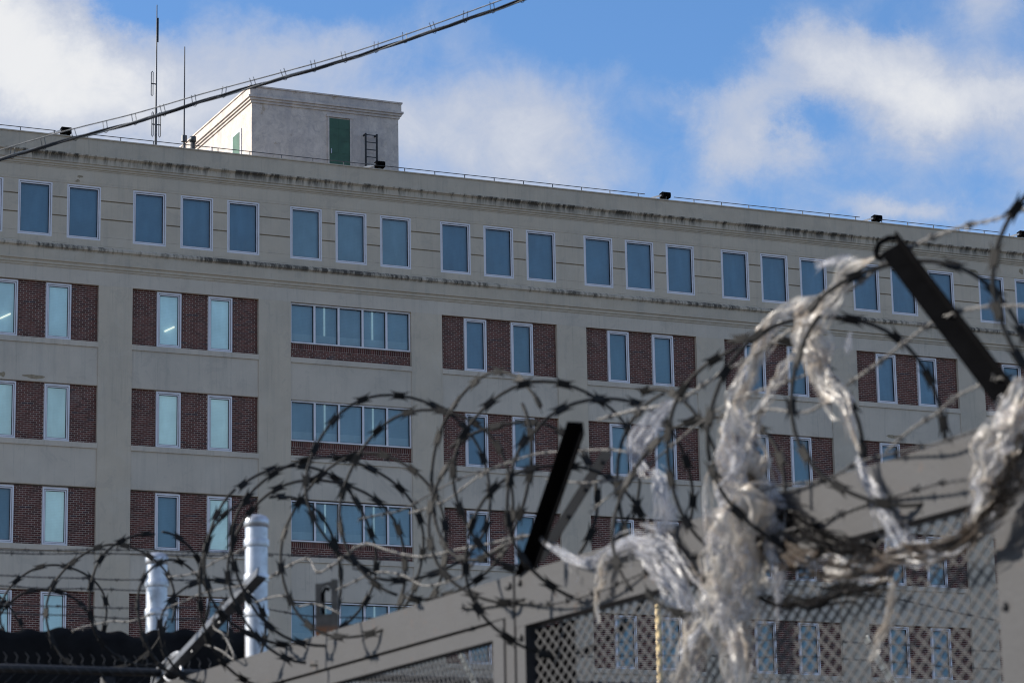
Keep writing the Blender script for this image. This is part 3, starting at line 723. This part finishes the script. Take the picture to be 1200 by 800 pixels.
# ------------------------------------------------------------------ razor coils
KB = 1.2
bb = MB()   # one barb: flat clip with four long spikes along the wire (x = along wire, z = across)
def plate(poly, y0, y1):
    bb.prism([(p[0]*KB, p[1]*KB) for p in poly], Vector((0, y0, 0)), Vector((0, y1, 0)), Vector((1, 0, 0)), Vector((0, 0, 1)))
plate([(-.012, -.0095), (.012, -.0095), (.015, -.004), (.015, .004), (.012, .0095), (-.012, .0095), (-.015, .004), (-.015, -.004)], -.0045, .0045)
for sx in (1, -1):
    for sz in (1, -1):
        poly = [(sx*.010, sz*.002), (sx*.031, sz*.0150), (sx*.008, sz*.0095)]
        if sx*sz < 0: poly.reverse()
        plate(poly, -.0008, .0008)
barb_me = bb.mesh('barb', 'razor_steel')
def razor_coil(label, rings, grp='coils of razor wire along the fence top', mt='razor_steel', seed=1, thick=.0052):
    rnd = random.Random(seed); r0 = rings[0]; org = fpt(r0[0], r0[1]+r0[2], 0)
    t_ = thing('razor_wire_coil', label, 'razor wire', org, grp)
    prev = None
    for (cx, cy, rx, ry, yaw, off) in [(q_+(None,)*(6-len(q_))) if len(q_) < 6 else q_ for q_ in rings]:
        ry = ry or rx
        off = off if off is not None else rnd.uniform(-.03, .06)
        C = fpt(cx, cy, off); D = (C-CAM).dot(F); r_ = ry*D/FPX
        # the ring's plane: upright, turned so that it appears rx wide
        yw = yaw if yaw is not None else rnd.uniform(-.35, .35)
        vd = (C-CAM); vd.z = 0; vd.normalize()
        ratio = min(1, rx/ry); ang = math.acos(ratio)*(1 if rnd.random() < .5 else -1) if ratio < .985 else yw*.5
        ex = Vector((-vd.y, vd.x, 0))*-1; ax1 = ex*math.cos(ang)+vd*math.sin(ang)
        ax2 = Vector((0, 0, 1)); nn = ax1.cross(ax2)
        tilt = rnd.uniform(-.22, .22); ax2 = (ax2*math.cos(tilt)+nn*math.sin(tilt)).normalized()
        n = 56; ph = rnd.uniform(0, 6.28); pts = []
        wob = [rnd.uniform(-.02, .02) for _ in range(4)]
        for k in range(n+1):
            a = ph+2*math.pi*k/n*1.0
            rr = r_*(1+wob[0]*math.cos(2*a)+wob[1]*math.sin(3*a)+.012*math.sin(5*a+ph))
            pts.append(ax1*math.cos(a)*rr+ax2*math.sin(a)*rr+nn*(k/n-.5)*.07)
        loc = C-org
        nx = None
        q = MB(); q.tube(pts, thick, 6); ring = put('ring', q.mesh('ring', mt, True), t_, loc)
        nb = max(12, int(2*math.pi*r_/.122)); j0 = rnd.random()
        for j in range(nb):
            f_ = (j+j0)/nb*n; k = int(f_) % n; P_ = pts[k].lerp(pts[k+1], f_-int(f_)); T = (pts[k+1]-pts[k]).normalized()
            roll = rnd.uniform(0, 6.28); side = nn*math.cos(roll*.0+rnd.uniform(-.7, .7)) + P_.normalized()*math.sin(rnd.uniform(-.7, .7))
            Y = (side-T*side.dot(T)).normalized(); Z = T.cross(Y)
            put('barb', barb_me, ring, P_, rot=Matrix((T, Y, Z)).transposed().to_quaternion())
    return t_
razor_coil('smaller far stretch of razor coil at the lower left before the galvanised posts', [
    (52, 752, 88, 62), (62, 722, 60, 62), (128, 712, 72, 77), (175, 702, 68, 77), (214, 726, 50, 72), (-40, 745, 66, 66), (250, 740, 70, 62)], seed=3)
razor_coil('razor coil around the tall galvanised post, above the slotted hasp', [
    (385, 645, 118, 112), (342, 652, 98, 104), (318, 690, 78, 110), (372, 668, 104, 106), (424, 640, 96, 108)], seed=5)
razor_coil('dense middle stretch of razor coil left of the black V arms', [
    (468, 570, 112, 112), (500, 590, 100, 110), (566, 546, 64, 112), (598, 598, 100, 110), (640, 560, 110, 112)], seed=8)
razor_coil('tangled stretch of razor coil right of the black V arms behind the plastic', [
    (655, 655, 112, 110), (705, 585, 108, 116), (782, 570, 66, 112), (820, 600, 96, 120)], seed=11)
razor_coil('largest nearest razor coil at the right, running out of the picture', [
    (893, 532, 118, 134), (968, 508, 136, 138), (1062, 448, 140, 148), (1326, 330, 162, 165, .1, 0)], seed=14, thick=.0056)

# ------------------------------------------------------------------ barbed wires
def barbed(label, pts3, r=.0022, tw=.0035, pitch=.05, bs=.12, bl=.016, mt='wire_steel', grp='strands of barbed wire', sub=24):
    path = catm([Vector(p) for p in pts3], sub); org = path[0].copy()
    t_ = thing('barbed_wire', label, 'barbed wire', org, grp)
    # resample evenly for the twist
    Ls = [0]
    for k in range(1, len(path)): Ls.append(Ls[-1]+(path[k]-path[k-1]).length)
    tot = Ls[-1]; n = min(900, int(tot/pitch*6)); rs = []; k = 0
    for j in range(n+1):
        d = tot*j/n
        while k < len(Ls)-2 and Ls[k+1] < d: k += 1
        f_ = (d-Ls[k])/max(1e-6, Ls[k+1]-Ls[k]); p = path[k].lerp(path[k+1], f_)
        p = p+Vector((noise.noise(p*2.5)*.008, noise.noise(p*2.5+Vector((9, 0, 0)))*.008, noise.noise(p*3+Vector((0, 7, 0)))*.01)); rs.append(p)
    for ph_ in (0, math.pi):
        hs = []
        for j, p in enumerate(rs):
            T = (rs[min(j+1, n)]-rs[max(j-1, 0)]).normalized(); s_ = T.cross(Vector((0, 0, 1))).normalized(); u_ = s_.cross(T)
            a = ph_+2*math.pi*tot*j/n/pitch; hs.append(p-org+s_*math.cos(a)*tw+u_*math.sin(a)*tw)
        q = MB(); q.tube(hs, r, 4); put('strand', q.mesh('strand', mt, True), t_)
    q = MB(); d = bs*random.random(); rnd = random.Random(len(label))
    while d < tot:
        j = min(n-1, int(d/tot*n)); p = rs[j]-org; T = (rs[j+1]-rs[j]).normalized()
        s_ = T.cross(Vector((0, 0, 1))).normalized(); u_ = s_.cross(T)
        lp = [p+T*(i*.0022-.006)+(s_*math.cos(i*1.05)+u_*math.sin(i*1.05))*(tw+r*1.6) for i in range(10)]
        q.tube(lp, r*.95, 4)
        for i in range(4):
            a = rnd.uniform(0, 6.28); v_ = (s_*math.cos(a)+u_*math.sin(a)+T*rnd.uniform(-.5, .5)).normalized()
            q.tube([p+T*rnd.uniform(-.005, .005)+v_*tw*.5, p+v_*bl], [r*.95, r*.25], 4)
        d += bs*rnd.uniform(.85, 1.15)
    put('barbs', q.mesh('barbs', mt), t_, kind='stuff')
    return t_
DF = 13.0
def far(pts, D=DF): return [depth_at(x, y, D) for x, y in pts]
for pts, lb in (([(-60, 642), (60, 644), (200, 645), (300, 648), (400, 653), (520, 655), (700, 668)], 'topmost long strand crossing the left half above the posts'),
                ([(-60, 646), (100, 648.5), (180, 649), (320, 651)], 'second strand from the top at the left, just under the first'),
                ([(-60, 673), (60, 676), (130, 679), (180, 679), (300, 681)], 'strand level with the upper band of the short post'),
                ([(-60, 685), (60, 689), (120, 690), (180, 692)], 'strand ending at the short post, just under its upper band'),
                ([(-60, 706), (100, 711), (180, 711), (300, 713), (380, 722), (520, 726)], 'strand behind the lower band of the tall post'),
                ([(-60, 717), (60, 720), (180, 724), (300, 726)], 'lowest strand above the black screen at the left')):
    barbed(lb, far(pts), mt='wire_dark', bs=.15, r=.0019, tw=.003)
for pts, lb in (([(960, 688), (1060, 704), (1190, 730)], 'upper thin strand seen through the diamond mesh at the right'),
                ([(700, 752), (860, 748), (1000, 752), (1190, 764)], 'middle thin strand seen through the diamond mesh'),
                ([(640, 768), (800, 768), (1000, 772), (1190, 786)], 'lower thin strand seen through the diamond mesh')):
    barbed(lb, far(pts, 14.5), mt='wire_dark', bs=.15, r=.002)
for pts, lb, sc in (
    ([(197, 677), (233, 669), (262, 655), (288, 641)], 'sunlit strand sloping up from the short post to the tall post top', 1),
    ([(190, 715), (230, 697), (255, 692), (288, 684)], 'sunlit strand sloping up between the two posts, lower one', 1),
    ([(315, 677), (335, 664), (360, 654), (372, 668), (392, 660), (425, 640), (455, 645), (500, 652), (560, 640), (625, 627)], 'bright strand from the tall post through the middle coils', 1.3),
    ([(395, 692), (420, 682), (445, 671), (470, 673), (500, 686), (540, 676), (560, 655), (590, 640), (620, 628)], 'pale sagging strand over the wide window, below the coils', 1.1),
    ([(300, 705), (330, 697), (350, 708), (370, 706), (400, 720)], 'pale short strand right of the tall post over the wide window', 1.),
    ([(240, 755), (258, 762), (275, 772), (262, 745), (250, 735), (252, 720), (262, 705)], 'loose tangled strand hanging under the galvanised arm', 1.2),
    ([(75, 745), (90, 737), (110, 731), (150, 728), (180, 718)], 'loose strand end above the black screen', 1.),
    ([(480, 600), (520, 590), (560, 560), (590, 545), (640, 532), (700, 528), (760, 534)], 'strand from the coils to the tops of the V arms', 1.),
    ([(420, 610), (470, 596), (505, 580), (545, 560), (580, 548), (610, 535)], 'thin dark strand slanting across the middle pier', 1.),
    ([(640, 562), (670, 564), (700, 566), (760, 560), (790, 556)], 'strand tied round the middle of the black V arm', 1.),
    ([(690, 600), (760, 545), (790, 520), (827, 491), (880, 462), (950, 436)], 'thin strand slanting up behind the hanging plastic', 1.),
    ([(700, 492), (740, 482), (790, 472), (835, 445), (872, 425), (930, 385), (982, 350), (1040, 308), (1080, 285), (1130, 266), (1165, 258), (1192, 250), (1240, 232)], 'longest strand climbing to the upper right against the sky', 1.5),
    ([(860, 498), (895, 480), (925, 480), (950, 479), (990, 452), (1030, 424), (1060, 402), (1100, 375), (1150, 361), (1240, 357)], 'strand crossing the black arm at the right', 1.3),
    ([(1035, 530), (1064, 506), (1100, 486), (1118, 470), (1145, 456), (1190, 440)], 'short spiky strand at the foot of the black right arm', 1.2),
    ([(540, 712), (600, 708), (650, 707), (700, 692), (760, 668), (800, 654), (910, 625), (1000, 597), (1100, 567), (1167, 561), (1240, 552)], 'dark strand resting along the grey beam', 1.3),
    ([(880, 588), (900, 572), (967, 560), (1007, 541), (1060, 528), (1100, 520), (1156, 503)], 'dark strand along the upper edge of the beam at the right', 1.2)):
    dark = 'dark' in lb
    barbed(lb, [fpt(x, y, .05+.02*math.sin(x*.03)) for x, y in pts], r=.0018*sc, tw=.0024*sc, pitch=.042*sc, bs=.13, bl=.018, mt='wire_dark' if dark else 'wire_steel')

# ------------------------------------------------------------------ galvanised posts, black screen and chain link
def galv_post(px, wpx, py_top, D, bands, label):
    A = depth_at(px, py_top, D); r_ = wpx/2*D/FPX; A0 = Vector((A.x, A.y, 0)); H = A.z
    t_ = thing('fence_post', label, 'post', A0, 'tall galvanised posts')
    q = MB(); q.tube([(0, 0, 0), (0, 0, H-.04)], r_*.97, 28, caps=False); put('pipe', q.mesh('pipe', 'galvanised_post', True), t_)
    q = MB(); zs = [H-.045, H-.043, H-.012, H-.006, H+.003, H+.010, H+.013]; rs_ = [r_*1.0, r_*1.07, r_*1.07, r_*1.0, r_*.85, r_*.5, r_*.05]
    q.tube([(0, 0, z) for z in zs], rs_, 28); put('cap', q.mesh('cap', 'galvanised_post', True), t_)
    for by in bands:
        z = H-(by-py_top)*D/FPX/math.cos(PITCH)
        q = MB(); q.tube([(0, 0, z-.017), (0, 0, z-.015), (0, 0, z-.006), (0, 0, z+.006), (0, 0, z+.015), (0, 0, z+.017)], [r_*1.0, r_*1.07, r_*1.09, r_*1.09, r_*1.07, r_*1.0], 28)
        put('band', q.mesh('band', 'galvanised_post', False), t_)
galv_post(300.5, 27.5, 606, 12.2, (636, 676, 716), 'taller galvanised post with three bands, right one of the two')
galv_post(184, 25.5, 650, 13.0, (683, 716), 'shorter galvanised post with two bands above the black screen')

def chain_link(label, xa, xb, ytop, D, sag=0, gh=1.2, pitch=.036, r=.0014, screen=False, mt='wire_dark', grp=None):
    """chain link parallel to the facade, posts and rail behind"""
    Y = depth_at((xa+xb)/2, ytop, D).y; A, B = on_y(xa, ytop, Y), on_y(xb, ytop, Y)
    zt_ = (A.z+B.z)/2; O = Vector((A.x, Y, 0)); W = B.x-A.x
    t_ = thing('chain_link_fence', label, 'fence', O, grp)
    q = MB(); n = int(W/pitch); rows = int(gh/pitch)
    for k in range(n):
        pts = []
        for j in range(rows+1):
            s_ = 1 if (j % 2) else -1
            pts.append((k*pitch+s_*pitch*.52, (.003 if (j+k) % 2 else -.003), zt_-.03-j*pitch))
        q.tube(pts, r, 3, caps=False)
        x = k*pitch-pitch*.5
        q.tube([(x, 0, zt_-.03), (x+.008, .004, zt_-.01), (x-.006, .006, zt_+.008)], r, 3, caps=False)
    put('wire_mesh', q.mesh('wire_mesh', mt), t_, kind='stuff')
    q = MB(); q.tube([(-.5, .03, zt_-.055), (W+.02, .03, zt_-.055)], .017, 10); put('top_rail', q.mesh('top_rail', 'dark_iron', True), t_)
    q = MB()
    for x in (-.4, W*.5, W): 
        pp = MB(); pp.tube([(x, .035, 0), (x, .035, zt_-.08)], .03, 10); put('fence_stanchion', pp.mesh('fence_stanchion', 'dark_iron', True), t_)
    return t_, Y
cl, clY = chain_link('chain link fence in front of the black screen at lower left', -40, 292, 769, 11.6, pitch=.045, r=.0016)
chain_link('chain link fence low behind the gate mesh, at the bottom right', 380, 1290, 792, 13.6, pitch=.05, r=.0017)
# black privacy screen with a sagging hem
Ys = clY+1.1
s0, s1 = on_y(-60, 737, Ys), on_y(293, 740, Ys)
scn = thing('privacy_screen', 'black fabric screen with a sagging hem at the lower left', 'screen', (s0.x, Ys, 0))
q = MB(); NX, NZ = 110, 14; W = s1.x-s0.x
for i in range(NX+1):
    x = W*i/NX; px_ = -60+353*i/NX
    sag = .004*math.sin(px_*.045+1.1)+.022*math.exp(-((px_-150)/14)**2)+.008*math.sin(px_*.17)+.006*noise.noise(Vector((px_*.02, 3, 0)))
    zt_ = s0.z+(s1.z-s0.z)*i/NX-sag
    for j in range(NZ+1):
        v_ = j/NZ
        roll = .045*math.sin(min(1, v_*9)*math.pi) if v_ < .12 else 0
        q.v.append((x, -.02-roll-min(1, v_*6)*(.03*noise.noise(Vector((x*3, v_*5, 0)))+.02*noise.noise(Vector((x*9, v_*11, 4)))), zt_-(v_**1.6)*2.8))
for i in range(NX):
    for j in range(NZ): a = i*(NZ+1)+j; q.f.append((a, a+1, a+NZ+2, a+NZ+1)); q.mi.append(0)
put('fabric', q.mesh('fabric', 'black_fabric', True), scn)
q = MB(); q.tube([(0, .05, s0.z-.09), (W, .05, s1.z-.09)], .02, 8)
for x in (.1, W*.5, W-.05): q.tube([(x, .06, 0), (x, .06, s0.z-.08)], .03, 8)
put('screen_frame', q.mesh('screen_frame', 'black_paint'), scn)
# curled hook under the galvanised arm
q = MB(); hk = [fpt(x, y, .02) for x, y in ((178, 806), (180, 790), (190, 778), (203, 766), (210, 764), (200, 772), (192, 786), (196, 796), (206, 797), (213, 790), (212, 780))]
o = hk[0].copy(); q.tube([p-o for p in catm(hk, 5)], .006, 6)
thing('wire_hook', 'curled wire hook at the foot of the galvanised arm', 'hook', o, None, q.mesh('wire_hook', 'galvanised', True))
# poles seen through the mesh
q = MB(); yp = depth_at(771, 712, 15); q.tube([(0, 0, 0), (0, 0, yp.z)], .017, 10); q.tube([(0, 0, yp.z), (0, 0, yp.z+.02)], [.02, .012], 10)
thing('yellow_pole', 'thin yellowish pole behind the gate mesh below the plastic', 'pole', (yp.x, yp.y, 0), None, q.mesh('yellow_pole', 'yellow_pole', True))
def leaning(px0_, py0_, px1_, py1_, label, rpx=4):
    A, B = depth_at(px0_, py0_, 12.6), depth_at(px1_, py1_, 12.6)
    t_ = thing('leaning_arm', label, 'bracket', A, 'galvanised arms behind the gate, coloured as if sunlit')
    ax = (B-A).normalized(); vd = ax.cross(F).normalized(); up_ = vd.cross(ax)
    q = MB(); w_ = rpx*12.6/FPX; q.prism([(-w_, 0), (w_, 0), (w_, .004), (-w_+.004, .004), (-w_+.004, w_*2), (-w_, w_*2)], Vector((0, 0, 0)), B-A, vd, -up_)
    put('angle', q.mesh('angle', 'galv_sunlit'), t_)
    q = MB(); n_ = 5
    for k in range(n_): c_ = (B-A)*(k+.5)/n_; q.tube([c_-vd*w_*1.1, c_+vd*w_*1.1], .005, 5)
    put('ties', q.mesh('ties', 'dark_iron'), t_, kind='stuff')
leaning(1060, 822, 1013, 746, 'galvanised arm in sunlit white leaning left behind the mesh at the lower right')
leaning(562, 812, 537, 760, 'galvanised arm in sunlit white leaning left behind the fine mesh of the left leaf')

# ------------------------------------------------------------------ torn plastic film
def film(label, path, mt, layers=3, dens=18, drip=0, seed=0, off=.06, twist=1.2, group='shreds of plastic caught on the wire', fray=1.0):
    """path: (px, py, width px). Pleated sheets follow it and many narrow torn strips run along it, loose at the ends."""
    rnd = random.Random(seed); Pw = [fpt(x, y, off) for x, y, _ in path]
    org = Pw[0].copy(); cen = catm(Pw, dens); ws = []
    for k in range(len(path)-1):
        for j in range(dens): ws.append(path[k][2]+(path[k+1][2]-path[k][2])*j/dens)
    ws.append(path[-1][2]); n = len(cen)
    t_ = thing('plastic_film', label, 'plastic film', org, group)
    fr = []
    for k, p in enumerate(cen):
        T = (cen[min(k+1, n-1)]-cen[max(k-1, 0)]).normalized(); vd = (p-CAM).normalized()
        sd_ = T.cross(vd).normalized(); fr.append((p, T, sd_, sd_.cross(T).normalized(), ws[k]*(p-CAM).dot(F)/FPX))
    # keep the sideways direction continuous round bends
    def strip(nm, k0, k1, lat, half, na, so, pleat, m_, droop=0., edge=.35):
        q = MB(); uvs = []; cnt = 0; L0 = rnd.uniform(0, 20); off_u = rnd.uniform(-.3, .3)
        for k in range(k0, k1):
            p, T, sd_, up_, wv = fr[k]; f_ = (k-k0)/max(1, k1-k0-1)
            c_ = p-org+sd_*(lat(k)*wv)+up_*(off_u+.35*noise.noise(so+Vector((k*.04, 7, 0))))*wv
            if droop: c_ = c_+Vector((0, 0, -1))*droop*f_*f_+Vector((noise.noise(so+Vector((k*.1, 1, 9))), 0, 0))*droop*.3*f_
            taper = (1-edge*max(0, f_-.8)/.2)*(1-edge*max(0, .15-f_)/.15)
            h_ = half(k)*taper; tw = twist*2.2*noise.noise(so+Vector((k*.045, 3, 0)))
            a1 = sd_*math.cos(tw)+up_*math.sin(tw); a2 = up_*math.cos(tw)-sd_*math.sin(tw)
            for j in range(na+1):
                v_ = j/na*2-1
                ph = v_*pleat*3.1+2*noise.noise(so+Vector((k*.03, 11, 0)))
                rag = 1+.30*noise.noise(so+Vector((k*.35, v_*3, 1)))*(abs(v_) > .75)
                d = a1*(v_*h_*rag)+a2*(math.sin(ph)*h_*.35/(1+.3*pleat)+h_*.35*noise.noise(so+Vector((k*.07, v_*1.5, 5))))
                d = d+a1*h_*.12*noise.noise(so+Vector((k*.22, v_*2, 8)))
                q.v.append(tuple(c_+d)); uvs.append((v_*.5*max(.15, h_/.05)+L0, L0+k*.05))
            cnt += 1
        if cnt < 3: return
        for k in range(cnt-1):
            for j in range(na):
                if na > 5 and noise.noise(so+Vector((k*.10, j*.5, 31))) > .34: continue      # torn holes
                a = k*(na+1)+j; q.f.append((a, a+1, a+na+2, a+na+1)); q.mi.append(0)
        me = q.mesh(nm, m_, True); ul = me.uv_layers.new(name='UVMap'); idx = [0]*len(me.loops); me.loops.foreach_get('vertex_index', idx)
        ul.data.foreach_set('uv', [c for i_ in idx for c in uvs[i_]]); put(nm, me, t_)
    rv = lambda: Vector((rnd.uniform(0, 90), rnd.uniform(0, 90), rnd.uniform(0, 90)))
    for ly in range(max(1, layers-1)):
        so = rv(); k0 = int(n*rnd.uniform(0, .1))*(ly > 0); k1 = n-int(n*rnd.uniform(0, .12))*(ly > 0)
        sc_ = (.46, .38, .32, .34, .3)[ly % 5]; lo = rnd.uniform(-.18, .18)*(ly > 0)
        strip('film_sheet', k0, k1, lambda k, s_=so, l_=lo: l_+.15*noise.noise(s_+Vector((k*.05, 0, 0))), lambda k, c=sc_, s_=so: fr[k][4]*c*(.85+.35*noise.noise(s_+Vector((k*.09, 4, 4)))),
              12, so, 2.2, mt if ly % 2 == 0 else ('film_clear' if mt != 'film_dark' else mt))
    wmax = max(w_ for _, _, w_ in path); ns = int((5+wmax/5.0)*fray)
    for si_ in range(ns):
        so = rv(); ln = rnd.uniform(.25, .8); a = rnd.uniform(-.05, 1-ln*.7); k0 = max(0, int(a*n)); k1 = min(n, int((a+ln)*n)); l0 = rnd.uniform(-.48, .48)
        hw = rnd.uniform(.8, 2.6)*fr[n//2][4]/max(1, ws[n//2])
        strip('film_strip', k0, k1, lambda k, s_=so, l_=l0: l_+.30*noise.noise(s_+Vector((k*.06, 0, 0))), lambda k, h=hw: h, 3, so, .6, mt if rnd.random() < .75 else ('film_clear' if mt != 'film_dark' else mt),
              droop=rnd.uniform(0, .05)*(rnd.random() < .4), edge=.9)
    for d_i in range(drip):
        k = rnd.randrange(int(n*.15), n); p = fr[k][0]; D = (p-CAM).dot(F); ln = rnd.uniform(22, 70)*D/FPX; q = MB(); uvs = []
        dr = Vector((rnd.uniform(-.25, .25), rnd.uniform(-.2, .2), -1)).normalized(); so = rv(); wv = rnd.uniform(3, 9)*D/FPX; lat_ = rnd.uniform(-.45, .45)*fr[k][4]; m_ = 20
        for i in range(m_+1):
            c_ = p-org+fr[k][2]*lat_+dr*ln*i/m_+Vector((noise.noise(so+Vector((i*.14, 0, 0))), noise.noise(so+Vector((i*.14, 9, 0))), 0))*.03
            tw = 2.5*noise.noise(so+Vector((i*.08, 2, 0)))
            for j in range(4):
                v_ = j/3-.5; q.v.append(tuple(c_+(RV*math.cos(tw)+F*math.sin(tw))*v_*wv*(1-.7*i/m_)+F*wv*.3*math.sin(v_*5))); uvs.append((v_*.4, i*.06))
        for i in range(m_):
            for j in range(3): a = i*4+j; q.f.append((a, a+1, a+5, a+4)); q.mi.append(0)
        me = q.mesh('film_tail', mt, True); ul = me.uv_layers.new(name='UVMap'); idx = [0]*len(me.loops); me.loops.foreach_get('vertex_index', idx)
        ul.data.foreach_set('uv', [c for i_ in idx for c in uvs[i_]]); put('film_tail', me, t_)
    return t_
film('tangled grey white plastic knot on the top of the coil below the roof', [(1045, 296, 6), (1018, 306, 12), (996, 316, 22), (984, 336, 20), (972, 352, 32), (955, 372, 48), (950, 395, 52), (958, 412, 44), (962, 435, 36), (975, 455, 40), (990, 470, 26), (998, 500, 12), (1008, 530, 9)], 'film_white', 4, seed=2)
film('film wrapped round the coil, sloping down left from the knot', [(965, 358, 18), (945, 360, 20), (925, 366, 24), (905, 380, 24), (896, 400, 22), (884, 425, 22), (874, 450, 30), (866, 475, 40), (868, 500, 50)], 'film_white', 3, seed=4)
film('pale rope of twisted plastic running down left from the knot', [(954, 398, 24), (936, 414, 22), (920, 430, 18), (905, 455, 17), (893, 480, 18), (882, 505, 18), (870, 535, 18), (858, 565, 18), (848, 592, 12)], 'film_white', 3, seed=6, twist=2.5)
film('largest hanging curtain of torn dirty plastic', [(858, 478, 40), (866, 510, 62), (870, 540, 76), (868, 570, 80), (870, 600, 84), (866, 640, 80), (860, 680, 84), (858, 715, 72), (860, 745, 56), (866, 790, 34), (868, 830, 20)], 'film_white', 5, drip=8, seed=9, off=.10)
film('brown stained lump of plastic inside the hanging curtain', [(862, 505, 26), (876, 530, 42), (882, 560, 50), (884, 590, 52), (888, 625, 44), (892, 660, 24)], 'film_dirty', 3, seed=12, off=.07)
film('clear plastic tail sweeping down left to the bottom edge', [(850, 680, 34), (835, 705, 44), (822, 735, 44), (808, 765, 34), (798, 795, 22), (788, 820, 12)], 'film_white', 4, seed=15, drip=3)
film('thin white tail hanging left of the curtain', [(846, 535, 8), (832, 548, 7), (826, 575, 6), (826, 605, 7), (830, 638, 8), (829, 656, 4)], 'film_white', 2, seed=17)
film('milky flap of film left of the curtain, on the coil', [(790, 468, 10), (780, 478, 22), (764, 498, 36), (750, 520, 40), (748, 538, 24), (760, 552, 12)], 'film_clear', 4, seed=19)
film('crumpled film strip hanging below the milky flap', [(766, 548, 16), (776, 570, 30), (780, 595, 28), (776, 625, 22), (784, 650, 16), (780, 680, 8)], 'film_clear', 4, seed=21, drip=2)
film('pale film strip stretched right from the black V arm', [(628, 624, 8), (645, 640, 10), (668, 652, 14), (690, 658, 16), (715, 645, 18), (745, 632, 26), (775, 640, 30), (800, 650, 24)], 'film_clear', 4, seed=23, drip=5)
film('shredded film dangling over the beam', [(715, 645, 14), (706, 665, 14), (704, 685, 12), (700, 705, 8), (703, 730, 5)], 'film_white', 2, seed=25)
film('bluish film caught across the coils over the diamond mesh', [(735, 632, 20), (760, 650, 34), (780, 672, 36), (800, 700, 34), (815, 728, 22), (812, 745, 10)], 'film_clear', 4, seed=27, drip=5)
film('brown twisted plastic rope behind the bluish film', [(748, 612, 8), (775, 622, 12), (795, 648, 16), (812, 672, 16), (826, 690, 12), (836, 706, 8)], 'film_dirty', 3, seed=29)
film('dark rolled plastic bag stretched right of the curtain', [(905, 598, 24), (925, 607, 34), (950, 620, 34), (975, 632, 30), (1000, 640, 26), (1030, 645, 22)], 'film_dark', 4, seed=31)
film('grey crumpled sheet beneath the dark rolled bag', [(900, 645, 20), (930, 652, 44), (960, 660, 42), (990, 668, 44), (1020, 668, 46), (1045, 660, 46), (1070, 655, 34)], 'film_dirty', 3, seed=33, off=.03)
film('black strip of plastic sagging along the mesh top', [(880, 690, 14), (905, 706, 26), (930, 706, 28), (960, 703, 26), (990, 690, 20), (1020, 690, 10), (1040, 680, 6)], 'film_dark', 3, seed=35)
film('smooth grey strip falling right to the big knot', [(1004, 535, 8), (1015, 560, 18), (1028, 582, 24), (1040, 602, 28), (1052, 625, 34), (1060, 645, 40)], 'film_clear', 4, seed=37)
film('thick brown grey twisted bag climbing to the right edge', [(1035, 652, 34), (1070, 648, 38), (1100, 645, 30), (1130, 630, 26), (1150, 610, 40), (1168, 585, 54), (1182, 560, 64), (1196, 525, 66), (1215, 480, 60)], 'film_dirty', 5, seed=39, off=.10)
film('shiny silver film at the right edge over the arm foot', [(1140, 610, 20), (1152, 575, 44), (1162, 545, 54), (1174, 515, 64), (1188, 490, 62), (1205, 450, 50)], 'film_white', 4, seed=41, off=.14)
film('torn film bit at the foot of the black right arm', [(1168, 470, 20), (1178, 480, 30), (1188, 500, 32), (1192, 520, 20)], 'film_clear', 3, seed=43)
film('thin hanging strip under the big knot', [(1045, 678, 12), (1044, 700, 10), (1040, 720, 9), (1030, 745, 11), (1024, 765, 10), (1018, 775, 4)], 'film_white', 2, seed=45)
film('wispy film snagged left of the roofward tip', [(1000, 302, 8), (985, 306, 18), (968, 308, 14), (955, 312, 6)], 'film_clear', 3, seed=47)
film('tiny clear shred hanging alone right of the knot', [(996, 388, 3), (994, 400, 6), (992, 412, 7)], 'film_clear', 2, seed=49)
film('greyish film draped from the curtain to the dark bag', [(895, 560, 14), (908, 585, 30), (912, 612, 36), (905, 640, 30), (912, 665, 20), (912, 700, 10), (908, 730, 5)], 'film_clear', 4, seed=51, drip=3)
